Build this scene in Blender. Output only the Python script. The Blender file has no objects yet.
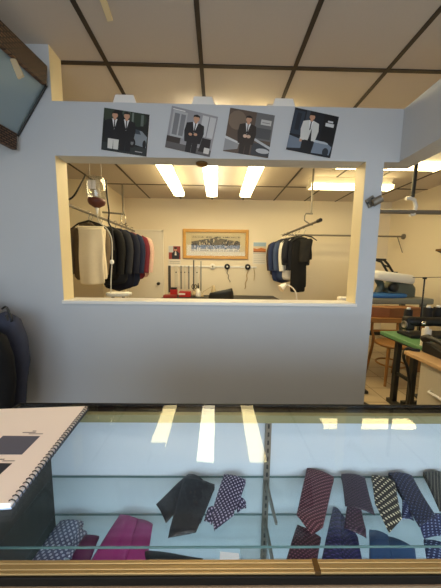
import bpy, bmesh, math, random
from mathutils import Vector, Matrix
random.seed(4)
S = bpy.context.scene
COL = S.collection
PI = math.pi

# ---------------------------------------------------------------- materials
def lin(c):
    return tuple(((v/255)/12.92 if v/255 <= .04045 else ((v/255+.055)/1.055)**2.4) for v in c) + (1,)
def nodes(name):
    m = bpy.data.materials.new(name); m.use_nodes = True
    nt = m.node_tree
    b = nt.nodes['Principled BSDF']
    return m, nt, b
def mat(name, c, rough=.6, metal=0, var=0, vscale=8, bump=0, bscale=60, spec=.5, sheen=0):
    m, nt, b = nodes(name)
    b.inputs['Base Color'].default_value = lin(c)
    b.inputs['Roughness'].default_value = rough
    b.inputs['Metallic'].default_value = metal
    b.inputs['Specular IOR Level'].default_value = spec
    if sheen: b.inputs['Sheen Weight'].default_value = sheen
    tc = nt.nodes.new('ShaderNodeTexCoord')
    if var:
        n = nt.nodes.new('ShaderNodeTexNoise'); n.inputs['Scale'].default_value = vscale; n.inputs['Detail'].default_value = 4
        r = nt.nodes.new('ShaderNodeMix'); r.data_type = 'RGBA'
        a = lin(c); r.inputs[6].default_value = tuple(x*(1-var) for x in a[:3])+(1,)
        r.inputs[7].default_value = tuple(min(1, x*(1+var)) for x in a[:3])+(1,)
        nt.links.new(tc.outputs['Object'], n.inputs['Vector'])
        nt.links.new(n.outputs['Fac'], r.inputs[0]); nt.links.new(r.outputs[2], b.inputs['Base Color'])
    if bump:
        n2 = nt.nodes.new('ShaderNodeTexNoise'); n2.inputs['Scale'].default_value = bscale; n2.inputs['Detail'].default_value = 3
        bp = nt.nodes.new('ShaderNodeBump'); bp.inputs['Strength'].default_value = bump; bp.inputs['Distance'].default_value = .01
        nt.links.new(tc.outputs['Object'], n2.inputs['Vector'])
        nt.links.new(n2.outputs['Fac'], bp.inputs['Height']); nt.links.new(bp.outputs['Normal'], b.inputs['Normal'])
    return m
def wood(name, c1, c2, scale=6, rough=.45, axis=(1, 1, 8)):
    m, nt, b = nodes(name)
    tc = nt.nodes.new('ShaderNodeTexCoord'); mp = nt.nodes.new('ShaderNodeMapping'); mp.inputs['Scale'].default_value = axis
    n = nt.nodes.new('ShaderNodeTexNoise'); n.inputs['Scale'].default_value = scale; n.inputs['Detail'].default_value = 6
    r = nt.nodes.new('ShaderNodeMix'); r.data_type = 'RGBA'; r.inputs[6].default_value = lin(c1); r.inputs[7].default_value = lin(c2)
    nt.links.new(tc.outputs['Object'], mp.inputs['Vector']); nt.links.new(mp.outputs['Vector'], n.inputs['Vector'])
    nt.links.new(n.outputs['Fac'], r.inputs[0]); nt.links.new(r.outputs[2], b.inputs['Base Color'])
    b.inputs['Roughness'].default_value = rough
    return m
def emit(name, c, s):
    m, nt, b = nodes(name)
    b.inputs['Base Color'].default_value = (.8, .8, .8, 1)
    b.inputs['Emission Color'].default_value = lin(c); b.inputs['Emission Strength'].default_value = s
    return m
def thin_glass(name, tint, ior=1.5, boost=.45, add=0.0):
    m = bpy.data.materials.new(name); m.use_nodes = True; nt = m.node_tree; nt.nodes.clear()
    o = nt.nodes.new('ShaderNodeOutputMaterial'); t = nt.nodes.new('ShaderNodeBsdfTransparent'); t.inputs[0].default_value = tint+(1,)
    g = nt.nodes.new('ShaderNodeBsdfGlossy'); g.inputs['Roughness'].default_value = .0
    f = nt.nodes.new('ShaderNodeFresnel'); ge = nt.nodes.new('ShaderNodeNewGeometry')
    mr = nt.nodes.new('ShaderNodeMapRange'); mr.inputs[3].default_value = ior; mr.inputs[4].default_value = 1/ior   # the sheet's far face, met from inside, must not reflect totally
    nt.links.new(ge.outputs['Backfacing'], mr.inputs[0]); nt.links.new(mr.outputs[0], f.inputs['IOR'])
    mu = nt.nodes.new('ShaderNodeMath'); mu.operation = 'MULTIPLY_ADD'; mu.use_clamp = True; mu.inputs[1].default_value = boost; mu.inputs[2].default_value = add
    mx = nt.nodes.new('ShaderNodeMixShader')
    nt.links.new(f.outputs[0], mu.inputs[0]); nt.links.new(mu.outputs[0], mx.inputs[0])
    nt.links.new(t.outputs[0], mx.inputs[1]); nt.links.new(g.outputs[0], mx.inputs[2]); nt.links.new(mx.outputs[0], o.inputs['Surface'])
    return m
def pattern(name, base, dot, cell, size=.28, aspect=(1, 1), rot=45, rough=.5, stagger=True, dot2=None):
    """woven silk: small motifs on a lattice, laid out along the cloth's own UVs (metres)"""
    m, nt, b = nodes(name)
    L = nt.links.new
    uv = nt.nodes.new('ShaderNodeUVMap')
    mp = nt.nodes.new('ShaderNodeMapping'); mp.inputs['Rotation'].default_value = (0, 0, math.radians(rot))
    mp.inputs['Scale'].default_value = (1/(cell*aspect[0]), 1/(cell*aspect[1]), 1)
    fr = nt.nodes.new('ShaderNodeVectorMath'); fr.operation = 'FRACTION'
    sb = nt.nodes.new('ShaderNodeVectorMath'); sb.operation = 'SUBTRACT'; sb.inputs[1].default_value = (.5, .5, 0)
    ln = nt.nodes.new('ShaderNodeVectorMath'); ln.operation = 'LENGTH'
    lt = nt.nodes.new('ShaderNodeMath'); lt.operation = 'LESS_THAN'; lt.inputs[1].default_value = size
    L(uv.outputs[0], mp.inputs[0]); L(mp.outputs[0], fr.inputs[0]); L(fr.outputs[0], sb.inputs[0]); L(sb.outputs[0], ln.inputs[0]); L(ln.outputs['Value'], lt.inputs[0])
    r = nt.nodes.new('ShaderNodeMix'); r.data_type = 'RGBA'; r.inputs[6].default_value = lin(base); r.inputs[7].default_value = lin(dot)
    L(lt.outputs[0], r.inputs[0]); L(r.outputs[2], b.inputs['Base Color'])
    b.inputs['Roughness'].default_value = rough; b.inputs['Specular IOR Level'].default_value = .35
    return m
def stripes(name, base, line, period, width=.3, rot=45, rough=.5):
    m, nt, b = nodes(name); L = nt.links.new
    uv = nt.nodes.new('ShaderNodeUVMap'); mp = nt.nodes.new('ShaderNodeMapping'); mp.inputs['Rotation'].default_value = (0, 0, math.radians(rot))
    mp.inputs['Scale'].default_value = (1/period,)*3
    sp = nt.nodes.new('ShaderNodeSeparateXYZ'); fr = nt.nodes.new('ShaderNodeMath'); fr.operation = 'FRACT'
    lt = nt.nodes.new('ShaderNodeMath'); lt.operation = 'LESS_THAN'; lt.inputs[1].default_value = width
    L(uv.outputs[0], mp.inputs[0]); L(mp.outputs[0], sp.inputs[0]); L(sp.outputs[0], fr.inputs[0]); L(fr.outputs[0], lt.inputs[0])
    r = nt.nodes.new('ShaderNodeMix'); r.data_type = 'RGBA'; r.inputs[6].default_value = lin(base); r.inputs[7].default_value = lin(line)
    L(lt.outputs[0], r.inputs[0]); L(r.outputs[2], b.inputs['Base Color']); b.inputs['Roughness'].default_value = rough
    return m
def tiles(name, c, grout, size, gap):
    m, nt, b = nodes(name); L = nt.links.new
    tc = nt.nodes.new('ShaderNodeTexCoord')
    br = nt.nodes.new('ShaderNodeTexBrick'); br.offset = 0; br.inputs['Color1'].default_value = lin(c); br.inputs['Color2'].default_value = lin(tuple(v*.94 for v in c))
    br.inputs['Mortar'].default_value = lin(grout); br.inputs['Scale'].default_value = 1; br.inputs['Mortar Size'].default_value = gap
    br.inputs['Brick Width'].default_value = size; br.inputs['Row Height'].default_value = size
    L(tc.outputs['Object'], br.inputs['Vector']); L(br.outputs['Color'], b.inputs['Base Color']); b.inputs['Roughness'].default_value = .45
    return m
def weave(name, c1, c2):
    m, nt, b = nodes(name); L = nt.links.new
    tc = nt.nodes.new('ShaderNodeTexCoord')
    br = nt.nodes.new('ShaderNodeTexBrick'); br.offset = .5; br.inputs['Color1'].default_value = lin(c1); br.inputs['Color2'].default_value = lin(tuple(v*.75 for v in c1))
    br.inputs['Mortar'].default_value = lin(c2); br.inputs['Scale'].default_value = 1; br.inputs['Mortar Size'].default_value = .0035
    br.inputs['Brick Width'].default_value = .030; br.inputs['Row Height'].default_value = .013
    sp = nt.nodes.new('ShaderNodeSeparateXYZ'); cb = nt.nodes.new('ShaderNodeCombineXYZ')
    L(tc.outputs['Object'], sp.inputs[0]); L(sp.outputs[1], cb.inputs[0]); L(sp.outputs[2], cb.inputs[1]); L(cb.outputs[0], br.inputs['Vector'])
    L(br.outputs['Color'], b.inputs['Base Color'])
    bp = nt.nodes.new('ShaderNodeBump'); bp.inputs['Strength'].default_value = .6; L(br.outputs['Fac'], bp.inputs['Height']); bp.invert = True; L(bp.outputs[0], b.inputs['Normal'])
    b.inputs['Roughness'].default_value = .6
    return m

M = {}
M['paint'] = mat('partition_paint', (195, 199, 204), .7, var=.03, vscale=3)
M['cream'] = mat('cream_wall_paint', (232, 220, 196), .7, var=.03, vscale=2)
M['tile'] = mat('ceiling_tile', (197, 188, 180), .9, var=.03, vscale=90, bump=.15, bscale=300)
M['grid'] = mat('ceiling_grid_metal', (52, 42, 34), .5)
M['floor'] = tiles('beige_floor_tile', (186, 168, 140), (132, 116, 94), .305, .006)
M['white_trim'] = mat('white_trim', (235, 233, 228), .45)
M['steel'] = mat('steel_pipe', (132, 126, 116), .5, .6)
M['chrome'] = mat('chrome', (200, 198, 194), .2, 1)
M['black'] = mat('black_plastic', (24, 24, 25), .45)
M['black_frame'] = mat('black_counter_frame', (16, 15, 14), .5, var=.25, vscale=90, spec=.25)
M['gold'] = mat('gold_anodised_trim', (206, 176, 122), .35, .75, var=.08, vscale=30)
M['gold_dark'] = mat('bronze_trim', (120, 92, 56), .4, .8)
M['door'] = mat('door_paint', (228, 222, 208), .5)
M['blue_felt'] = mat('pale_blue_lining', (204, 213, 220), .9, var=.06, vscale=500)
M['dark_lining'] = wood('dark_wood_lining', (38, 36, 32), (70, 66, 58), 8, .5, (6, 6, 1))
M['glass'] = thin_glass('counter_glass', (.97, .99, .99))
M['shelf_glass'] = thin_glass('shelf_glass', (.96, .985, .98), boost=.8)
M['glass_edge'] = mat('glass_edge_green', (92, 120, 118), .2)
M['window_glass'] = thin_glass('window_glass', (.97, .98, .99), boost=1.0)
M['white'] = mat('white_plastic', (236, 234, 228), .4)
M['paper'] = mat('white_paper', (240, 232, 226), .7)
M['light_warm'] = emit('fluorescent_diffuser_warm', (255, 230, 166), 14.0)
M['light_white'] = emit('fluorescent_diffuser_white', (255, 240, 200), 17.0)
M['housing'] = mat('light_housing', (225, 220, 205), .5)
M['green_top'] = mat('green_table_top', (92, 138, 92), .5, var=.1, vscale=10)
M['dark_metal'] = mat('dark_painted_metal', (34, 35, 34), .45)
M['oak'] = wood('honey_wood', (166, 118, 62), (128, 86, 42), 5)
M['lightwood'] = wood('light_wood_top', (214, 176, 128), (196, 154, 108), 5)
M['beige'] = mat('beige_cabinet', (196, 186, 166), .5)
M['cardboard'] = mat('brown_cardboard', (150, 104, 64), .8, var=.08)
M['press_green'] = mat('grey_green_machine_paint', (92, 100, 90), .4, var=.08)
M['pad_white'] = mat('white_press_pad', (222, 220, 212), .8)
M['pad_blue'] = mat('blue_press_pad', (48, 104, 168), .8)
M['tray'] = mat('grey_tray', (120, 122, 112), .5)
M['red'] = mat('red_tin', (176, 36, 32), .4)
M['tan'] = mat('tan_lamp', (204, 184, 148), .5)
M['clear'] = thin_glass('clear_plastic', (.86, .86, .84), boost=1.5, add=.12)
M['bottle_brown'] = mat('brown_filter', (92, 44, 34), .5)
M['mirror'] = mat('slanted_mirror', (150, 168, 176), .28, .35)
M['weave'] = weave('brown_weave', (120, 88, 62), (34, 24, 18))
M['gold_frame'] = wood('gilded_wood', (216, 168, 84), (184, 132, 54), 12, .35)
M['mat_board'] = mat('cream_mat_board', (222, 204, 160), .8)

# ---------------------------------------------------------------- mesh builder
class MB:
    def __init__(s): s.v = []; s.f = []; s.mi = []; s.sm = []; s.uv = {}
    def add(s, vs, fs, mi=0, smooth=False, uvs=None):
        o = len(s.v); s.v += [Vector(v) for v in vs]
        for f in fs:
            if uvs: s.uv[len(s.f)] = [uvs[i] for i in f]
            s.f.append([i+o for i in f]); s.mi.append(mi); s.sm.append(smooth)
        return s
    def box(s, lo, hi, mi=0, M4=None):
        x0, y0, z0 = lo; x1, y1, z1 = hi
        vs = [Vector(p) for p in ((x0,y0,z0),(x1,y0,z0),(x1,y1,z0),(x0,y1,z0),(x0,y0,z1),(x1,y0,z1),(x1,y1,z1),(x0,y1,z1))]
        if M4: vs = [M4 @ v for v in vs]
        return s.add(vs, [(0,3,2,1),(4,5,6,7),(0,1,5,4),(1,2,6,5),(2,3,7,6),(3,0,4,7)], mi)
    def prism(s, poly, dirv, mi=0):
        n = len(poly); d = Vector(dirv); a = [Vector(p) for p in poly]
        nrm = Vector((0,0,0))
        for i in range(n): nrm += a[i].cross(a[(i+1) % n])
        if nrm.dot(d) > 0: a.reverse()
        vs = a+[p+d for p in a]
        fs = [tuple(range(n)), tuple(range(2*n-1, n-1, -1))]+[(i, i+n, (i+1) % n+n, (i+1) % n) for i in range(n)]
        return s.add(vs, fs, mi)
    def tube(s, pts, r, n=10, mi=0, caps=True, flat=None):
        pts = [Vector(p) for p in pts]; rs = r if isinstance(r, (list, tuple)) else [r]*len(pts)
        vs = []; up = None
        for i, p in enumerate(pts):
            t = (pts[min(i+1, len(pts)-1)]-pts[max(i-1, 0)]).normalized()
            if up is None: up = Vector((0,0,1)) if abs(t.z) < .9 else Vector((0,1,0))
            a = t.cross(up).normalized(); b = a.cross(t).normalized(); up = b
            for k in range(n):
                q = 2*PI*k/n; vs.append(p+a*rs[i]*math.cos(q)*(flat or 1)+b*rs[i]*math.sin(q))
        fs = []
        for i in range(len(pts)-1):
            for k in range(n):
                fs.append((i*n+k, i*n+(k+1) % n, (i+1)*n+(k+1) % n, (i+1)*n+k))
        s.add(vs, fs, mi, True)
        if caps:
            s.add(vs[:n], [tuple(range(n))[::-1]], mi); s.add(vs[-n:], [tuple(range(n))], mi)
        return s
    def lathe(s, c, prof, n=20, mi=0, axis='z', sx=1, sy=1):
        c = Vector(c); vs = []; m = len(prof)
        for r, h in prof:
            for k in range(n):
                q = 2*PI*k/n; x, y = r*math.cos(q)*sx, r*math.sin(q)*sy
                vs.append(c+{'z': Vector((x, y, h)), 'y': Vector((x, -h, y)), 'x': Vector((h, x, y))}[axis])
        fs = [(i*n+k, i*n+(k+1) % n, (i+1)*n+(k+1) % n, (i+1)*n+k) for i in range(m-1) for k in range(n)]
        fs.append(tuple(range(n))[::-1]); fs.append(tuple(range((m-1)*n, m*n)))
        return s.add(vs, fs, mi, True)
    def loft(s, rings, mi=0, smooth=True, caps=True):
        n = len(rings[0]); vs = [Vector(p) for r in rings for p in r]
        fs = [(i*n+k, i*n+(k+1) % n, (i+1)*n+(k+1) % n, (i+1)*n+k) for i in range(len(rings)-1) for k in range(n)]
        if caps: fs += [tuple(range(n))[::-1], tuple(range((len(rings)-1)*n, len(rings)*n))]
        return s.add(vs, fs, mi, smooth)
    def grid(s, P, mi=0, uv=None, smooth=True):
        R, C = len(P), len(P[0]); vs = [p for row in P for p in row]; us = [u for row in uv for u in row] if uv else None
        fs = [(i*C+j, i*C+j+1, (i+1)*C+j+1, (i+1)*C+j) for i in range(R-1) for j in range(C-1)]
        return s.add(vs, fs, mi, smooth, us)
    def build(s, name, m, parent=None, bevel=0, solid=0, subsurf=0, kind=None, local=False, segs=2):
        me = bpy.data.meshes.new(name)
        off = Vector((0,0,0))
        if parent is not None and not local:
            r = parent
            while r.parent: r = r.parent
            off = Vector(r.location)
        org = Vector((0,0,0))
        if parent is None and kind is None and s.v:      # a single-mesh thing gets its origin at its base
            lo = [min(v[i] for v in s.v) for i in range(3)]; hi = [max(v[i] for v in s.v) for i in range(3)]
            org = Vector(((lo[0]+hi[0])/2, (lo[1]+hi[1])/2, lo[2])); off = org
        me.from_pydata([tuple(v-off) for v in s.v], [], s.f)
        for mm in (m if isinstance(m, (list, tuple)) else [m]): me.materials.append(mm)
        for p, mi, sm in zip(me.polygons, s.mi, s.sm): p.material_index = mi; p.use_smooth = sm
        if s.uv:
            l = me.uv_layers.new(name='UVMap')
            for p in me.polygons:
                u = s.uv.get(p.index)
                if u:
                    for li, q in zip(p.loop_indices, u): l.data[li].uv = q
        me.update()
        o = bpy.data.objects.new(name, me); COL.objects.link(o); o.location = org
        if parent is not None: o.parent = parent
        if kind: o['kind'] = kind
        if solid:
            md = o.modifiers.new('thick', 'SOLIDIFY'); md.thickness = abs(solid); md.offset = -1 if solid > 0 else 1
        if bevel:
            md = o.modifiers.new('bevel', 'BEVEL'); md.width = bevel; md.segments = segs; md.limit_method = 'ANGLE'
        if subsurf:
            md = o.modifiers.new('sub', 'SUBSURF'); md.levels = subsurf; md.render_levels = subsurf
        return o
def tag(o, label, cat, group=None):
    o['label'] = label; o['category'] = cat
    if group: o['group'] = group
    return o
def thing(name, label, cat, loc, group=None, rz=0):
    o = bpy.data.objects.new(name, None); COL.objects.link(o); o.location = loc; o.rotation_euler = (0, 0, rz)
    o.empty_display_size = .05
    return tag(o, label, cat, group)
def V(*a): return Vector(a)
def struct(name, mb, m, **k): return mb.build(name, m, kind='structure', **k)
def copy_tree(o, parent=None):
    c = o.copy(); COL.objects.link(c); c.parent = parent
    for ch in list(o.children): copy_tree(ch, c)
    return c

# ---------------------------------------------------------------- the room
CE = 2.71; PY = 1.637; PT = .115; OX0, OX1 = -1.021, .938; OZ0, OZ1 = 1.176, 2.086; PTOP = 2.40; PX1 = 1.053; BX = 1.150
BW = 5.03; LW = -1.84; RW = 3.46
struct('floor', MB().box((-2.7, -3.2, -.1), (3.7, 5.3, 0)), M['floor'])
struct('ceiling', MB().box((-2.7, -3.2, CE), (3.7, 5.3, CE+.08)), M['tile'])
g = MB(); w = .013
k = -4
for k in range(-4, 8):
    x = -.7285+.61*k
    if -2.7 < x < 3.5: g.box((x-w, -3.1, CE-.006), (x+w, 5.03, CE+.001))
for k in range(-4, 3):
    y = 1.765+1.22*k if k != 1 else None
for y in (-1.91-1.22, -1.91, -.69, 1.765-1.22*1, 1.765, 4.19):
    if y > -3.1: g.box((-2.6, y-w, CE-.0065), (3.45, y+w, CE+.001))
struct('trim_1', g, M['grid'])
struct('wall_back', MB().box((-2.7, BW, 0), (3.7, BW+.12, CE)), M['cream'])
lw = MB().box((-2.62, -3.1, 0), (-2.5, 4.0, CE)); lw.box((-2.62, 4.0, 0), (LW, BW, CE))
struct('wall_left', lw, M['cream'])
struct('wall_right', MB().box((RW, -3.1, 0), (RW+.12, BW, CE)), M['cream'])
# partition with the long pass-through opening, notched down to a half-height header
p = MB()
p.box((-2.5, PY, 0), (OX0, PY+PT, CE))
p.box((OX0, PY, 0), (PX1, PY+PT, OZ0-.022))
p.box((OX1, PY, OZ0-.022), (PX1, PY+PT, OZ1))
p.box((OX0, PY, OZ1), (BX, PY+PT, PTOP))
p.box((BX, -3.1, OZ1+.005), (BX+.14, PY+PT, PTOP))
struct('wall_partition', p, M['paint'])
M['reveal'] = mat('cream_gloss', (238, 220, 176), .5, var=.03, vscale=3)
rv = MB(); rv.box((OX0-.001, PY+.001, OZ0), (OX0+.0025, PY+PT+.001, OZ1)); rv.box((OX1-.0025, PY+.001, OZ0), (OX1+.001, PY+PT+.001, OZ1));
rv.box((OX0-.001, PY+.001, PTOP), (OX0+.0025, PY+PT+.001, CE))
struct('trim_3', rv, M['reveal'])  # facing on jambs and notch side, creamier than the partition
struct('trim_2', MB().box((OX0-.002, PY-.02, OZ0-.022), (OX1+.002, PY+PT+.03, OZ0)), M['white_trim'], bevel=.004)
# street-side wall with a shop window, behind the camera
sw = MB(); sw.box((-2.6, -3.2, 0), (3.5, -3.1, .45)); sw.box((-2.6, -3.2, 2.5), (3.5, -3.1, CE)); sw.box((-2.6, -3.2, .45), (-2.3, -3.1, 2.5)); sw.box((3.2, -3.2, .45), (3.5, -3.1, 2.5)); sw.box((.4, -3.2, .45), (.5, -3.1, 2.5))
struct('wall_street', sw, M['paint'])
struct('window_1', MB().box((-2.3, -3.155, .45), (.4, -3.147, 2.5)), M['window_glass'])
struct('window_2', MB().box((.5, -3.155, .45), (3.2, -3.147, 2.5)), M['window_glass'])
# door in the back wall
dr = MB().box((-1.80, BW-.025, 0), (-1.12, BW, 2.06)); d1 = struct('door_1', dr, M['door'], bevel=.004)
fr = MB(); fr.box((-1.84, BW-.035, 0), (-1.80, BW, 2.10)); fr.box((-1.12, BW-.035, 0), (-1.08, BW, 2.10)); fr.box((-1.84, BW-.035, 2.06), (-1.08, BW, 2.10))
fr.build('door_frame', M['door'], d1, bevel=.004)
MB().lathe((-1.185, BW-.025, 1.035), [(.03, 0), (.03, .006), (.011, .008), (.011, .035), (.026, .045), (.03, .06), (.02, .075)], 16, axis='y').build('door_handle', M['dark_metal'], d1)
struct('baseboard_back', MB().box((-1.08, BW-.012, 0), (RW, BW, .1)), M['dark_metal'])

# ---------------------------------------------------------------- lights
def ceiling_light(label, x0, x1, y0, y1, m, along):
    t = thing('ceiling_light', label, 'light', ((x0+x1)/2, (y0+y1)/2, CE), 'fluorescent ceiling lights in the workroom')
    z = 2.557
    MB().box((x0+.02, y0+.02, z+.05), (x1-.02, y1-.02, CE)).build('housing', M['housing'], t, bevel=.005)
    mb = MB(); n = 8; ring = []
    if along == 'y':
        c, r = (x0+x1)/2, (x1-x0)/2
        rings = [[V(c+r*math.cos(a), yy, z+.052-.052*math.sin(a)**.6 if math.sin(a) > 0 else z+.052) for a in [PI*i/n for i in range(n+1)]] for yy in (y0+.012, y1-.012)]
    else:
        c, r = (y0+y1)/2, (y1-y0)/2
        rings = [[V(xx, c-r*math.cos(a), z+.052-.052*math.sin(a)**.6 if math.sin(a) > 0 else z+.052) for a in [PI*i/n for i in range(n+1)]] for xx in (x0+.012, x1-.012)]
    mb.loft(rings, smooth=False).build('diffuser', m, t)
    if along == 'y':
        for yy in ((y0, y0+.012), (y1-.012, y1)): MB().box((x0, yy[0], z), (x1, yy[1], z+.06)).build('end_cap', M['housing'], t)
    else:
        for xx in ((x0, x0+.012), (x1-.012, x1)): MB().box((xx[0], y0, z), (xx[1], y1, z+.06)).build('end_cap', M['housing'], t)
    return t
ceiling_light('long warm fluorescent ceiling light, left one of the three parallel fixtures', -.745, -.563, 2.56, 4.30, M['light_warm'], 'y')
ceiling_light('long cool-white fluorescent ceiling light, middle one of the three parallel fixtures', -.194, -.012, 2.11, 4.30, M['light_white'], 'y')
ceiling_light('long warm fluorescent ceiling light, right one of the three parallel fixtures', .365, .547, 2.11, 4.30, M['light_warm'], 'y')
ceiling_light('crosswise fluorescent ceiling light nearer the back wall, above the right clothes rail', 1.33, 2.55, 3.68, 3.86, M['light_warm'], 'x')
ceiling_light('crosswise fluorescent ceiling light nearer the partition, seen over the passage', 1.36, 2.58, 2.89, 3.07, M['light_warm'], 'x')
dl = bpy.data.lights.new('window_daylight', 'AREA'); dl.shape = 'RECTANGLE'; dl.size = 5.4; dl.size_y = 2.0; dl.energy = 85; dl.color = (.70, .85, 1.0)
do = bpy.data.objects.new('window_daylight', dl); COL.objects.link(do); do.location = (.45, -3.05, 1.48); do.rotation_euler = (PI/2, 0, 0)
W = bpy.data.worlds.new('sky'); S.world = W; W.use_nodes = True
bg = W.node_tree.nodes['Background']; sky = W.node_tree.nodes.new('ShaderNodeTexSky'); sky.sky_type = 'NISHITA'; sky.sun_disc = False; sky.sun_elevation = math.radians(40)
W.node_tree.links.new(sky.outputs[0], bg.inputs[0]); bg.inputs[1].default_value = .12

M['light_added'] = emit('added_shop_diffuser', (255, 232, 214), 12.0)
sl0 = ceiling_light('added unseen ceiling light over the customer side of the counter', -.60, .60, -.62, -.32, M['light_added'], 'x'); sl0['group'] = 'added ceiling lights out of view'  # fixture added out of view to brighten the counter top and case
# ---------------------------------------------------------------- slanted mirror valance, left
mt = thing('mirror_valance', 'slanted pale mirror panel with brown woven trims at the top left corner', 'mirror', (-1.6, 1.0, 1.9))
YA, YB_ = -.6, PY-.03           # the valance runs from over the counter to the partition, a touch askew
def vx(x, y): return x-.13*(1.6-y)
def vbar(x0, x1, z0, z1, xs=0):
    ps = [(vx(x0+xs, YB_), YB_, z0), (vx(x1+xs, YB_), YB_, z0), (vx(x1, YB_), YB_, z1), (vx(x0, YB_), YB_, z1)]
    qs = [(vx(x0+xs, YA), YA, z0), (vx(x1+xs, YA), YA, z0), (vx(x1, YA), YA, z1), (vx(x0, YA), YA, z1)]
    return MB().add(ps+qs, [(0,1,2,3), (7,6,5,4), (0,4,5,1), (1,5,6,2), (2,6,7,3), (3,7,4,0)])
pn = MB().add([(-1.035, PY-.002, 2.50), (-1.235, PY-.002, 2.20), (vx(-1.235, YA), YA, 2.20), (vx(-1.035, YA), YA, 2.50), (-1.055, PY-.002, 2.515), (-1.255, PY-.002, 2.215), (vx(-1.255, YA), YA, 2.215), (vx(-1.055, YA), YA, 2.515)],
              [(0,1,2,3), (7,6,5,4), (0,4,5,1), (1,5,6,2), (2,6,7,3), (3,7,4,0)])
pn.build('mirror_panel', M['mirror'], mt)
vbar(-1.04, -1.012, 2.465, 2.57, -.012).build('woven_trim', M['weave'], mt, bevel=.005)
vbar(-1.25, -1.218, 2.10, 2.195, -.01).build('woven_trim', M['weave'], mt, bevel=.005)
MB().tube([(-1.04, PY-.008, 2.48), (-1.235, PY-.008, 2.19)], .006, 6).build('edge_strip', M['dark_metal'], mt)
MB().tube([(-1.115, 1.2, 2.51), (-1.3, 1.2, 2.60), (-1.3, 1.2, CE)], .006, 6).build('hanger_wire', M['dark_metal'], mt)
tg = MB().prism([(-1.0806, 1.4200, 2.4611), (-1.0499, 1.4200, 2.4618), (-1.0151, 1.4200, 2.3822), (-1.0472, 1.4200, 2.3672)], (0, -.012, 0)); tag(tg.build('reflected_reveal', M['tan'], bevel=.003), 'small cream tag hanging under the upper woven trim', 'reflection')  # solid piece standing in for the cream reveal reflected in the mirror
tag(MB().prism([(-0.5898, 1.3510, 2.7000), (-0.5559, 1.3501, 2.7000), (-0.5689, 1.4726, 2.7000), (-0.6007, 1.4789, 2.7000)], (0, 0, .0099)).build('ceiling_strip', M['reveal'], bevel=.002), 'short cream strip fixed to the front ceiling near the top edge', 'bracket')

# small white plates on the header's top edge
for i, (x, lab) in enumerate(((-.581, 'above the poster of two men'), (-.10, 'above the poster with white doors'), (.40, 'between the brownish and white-jacket posters'))):
    mb = MB(); mb.prism([(x-.072, PY+.004, PTOP), (x+.072, PY+.004, PTOP), (x+.055, PY+.004, PTOP+.048), (x-.055, PY+.004, PTOP+.048)], (0, .02, 0))
    tag(mb.build('bracket_plate', M['white_trim'], bevel=.003), 'white trapezoid plate on the header top, '+lab, 'bracket', 'white plates on the header')

# ---------------------------------------------------------------- posters on the header
PM = {}
def pc(c):
    if c not in PM: PM[c] = mat('print_%d_%d_%d' % c, c, .45)
    return PM[c]
def ell(cx, cy, rx, ry, n=12): return [(cx+rx*math.cos(2*PI*i/n), cy+ry*math.sin(2*PI*i/n)) for i in range(n)]
def R(x0, y0, x1, y1): return [(x0, y0), (x1, y0), (x1, y1), (x0, y1)]
def printed(mb, cs, shapes, mats, off):
    """flat printed areas, each a hair above the one before"""
    tl, tr, br, bl = [V(*c) for c in cs]
    for i, (c, poly) in enumerate(shapes):
        poly = [(min(1, max(0, u)), min(1, max(0, v))) for u, v in poly]
        m = pc(c)
        if m not in mats: mats.append(m)
        vs = [(bl*(1-u)*(1-v)+br*u*(1-v)+tr*u*v+tl*(1-u)*v)+V(0, -(.0012+off*i), 0) for u, v in poly]
        ar = sum(poly[k][0]*poly[(k+1) % len(poly)][1]-poly[(k+1) % len(poly)][0]*poly[k][1] for k in range(len(poly)))
        if ar < 0: vs.reverse()
        mb.add(vs, [tuple(range(len(vs)))], mats.index(m))
def poster(label, cs, shapes):
    mb = MB(); mats = [M['paper']]
    mb.prism(cs, (0, .002, 0))
    printed(mb, cs, shapes, mats, .00008)
    tag(mb.build('poster', mats), label, 'poster', 'fashion posters on the header')
SK = (196, 150, 122); HR = (30, 24, 20); DS = (24, 25, 29); WH = (226, 228, 230)
def man(cx, v0, s, suit, shirt=WH, tie=(20, 20, 22), legs=None, arms=None):
    o = []
    W_ = .19*s
    o.append((legs or suit, [(cx-W_*.75, 0 if v0 <= 0 else v0), (cx-W_*.05, v0), (cx, v0+.30*s), (cx+W_*.05, v0), (cx+W_*.75, v0), (cx+W_*.8, v0+.45*s), (cx-W_*.8, v0+.45*s)]))
    o.append((suit, [(cx-W_*1.1, v0+.30*s), (cx+W_*1.1, v0+.30*s), (cx+W_*1.35, v0+.62*s), (cx+W_*1.2, v0+.84*s), (cx+W_*.35, v0+.90*s), (cx-W_*.35, v0+.90*s), (cx-W_*1.2, v0+.84*s), (cx-W_*1.35, v0+.6*s)]))
    o.append((shirt, [(cx, v0+.58*s), (cx+W_*.38, v0+.9*s), (cx-W_*.38, v0+.9*s)]))
    o.append((tie, [(cx-W_*.07, v0+.6*s), (cx+W_*.09, v0+.62*s), (cx+W_*.07, v0+.88*s), (cx-W_*.07, v0+.88*s)]))
    o.append((SK, [(cx-W_*.2, v0+.87*s), (cx+W_*.2, v0+.87*s), (cx+W_*.2, v0+.95*s), (cx-W_*.2, v0+.95*s)]))
    o.append((SK, ell(cx, v0+1.0*s, W_*.42, .085*s)))
    o.append((HR, [(cx-W_*.45, v0+1.02*s), (cx-W_*.3, v0+1.05*s), (cx+W_*.3, v0+1.055*s), (cx+W_*.45, v0+1.02*s), (cx+W_*.42, v0+1.09*s), (cx, v0+1.125*s), (cx-W_*.42, v0+1.09*s)]))
    return o
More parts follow.
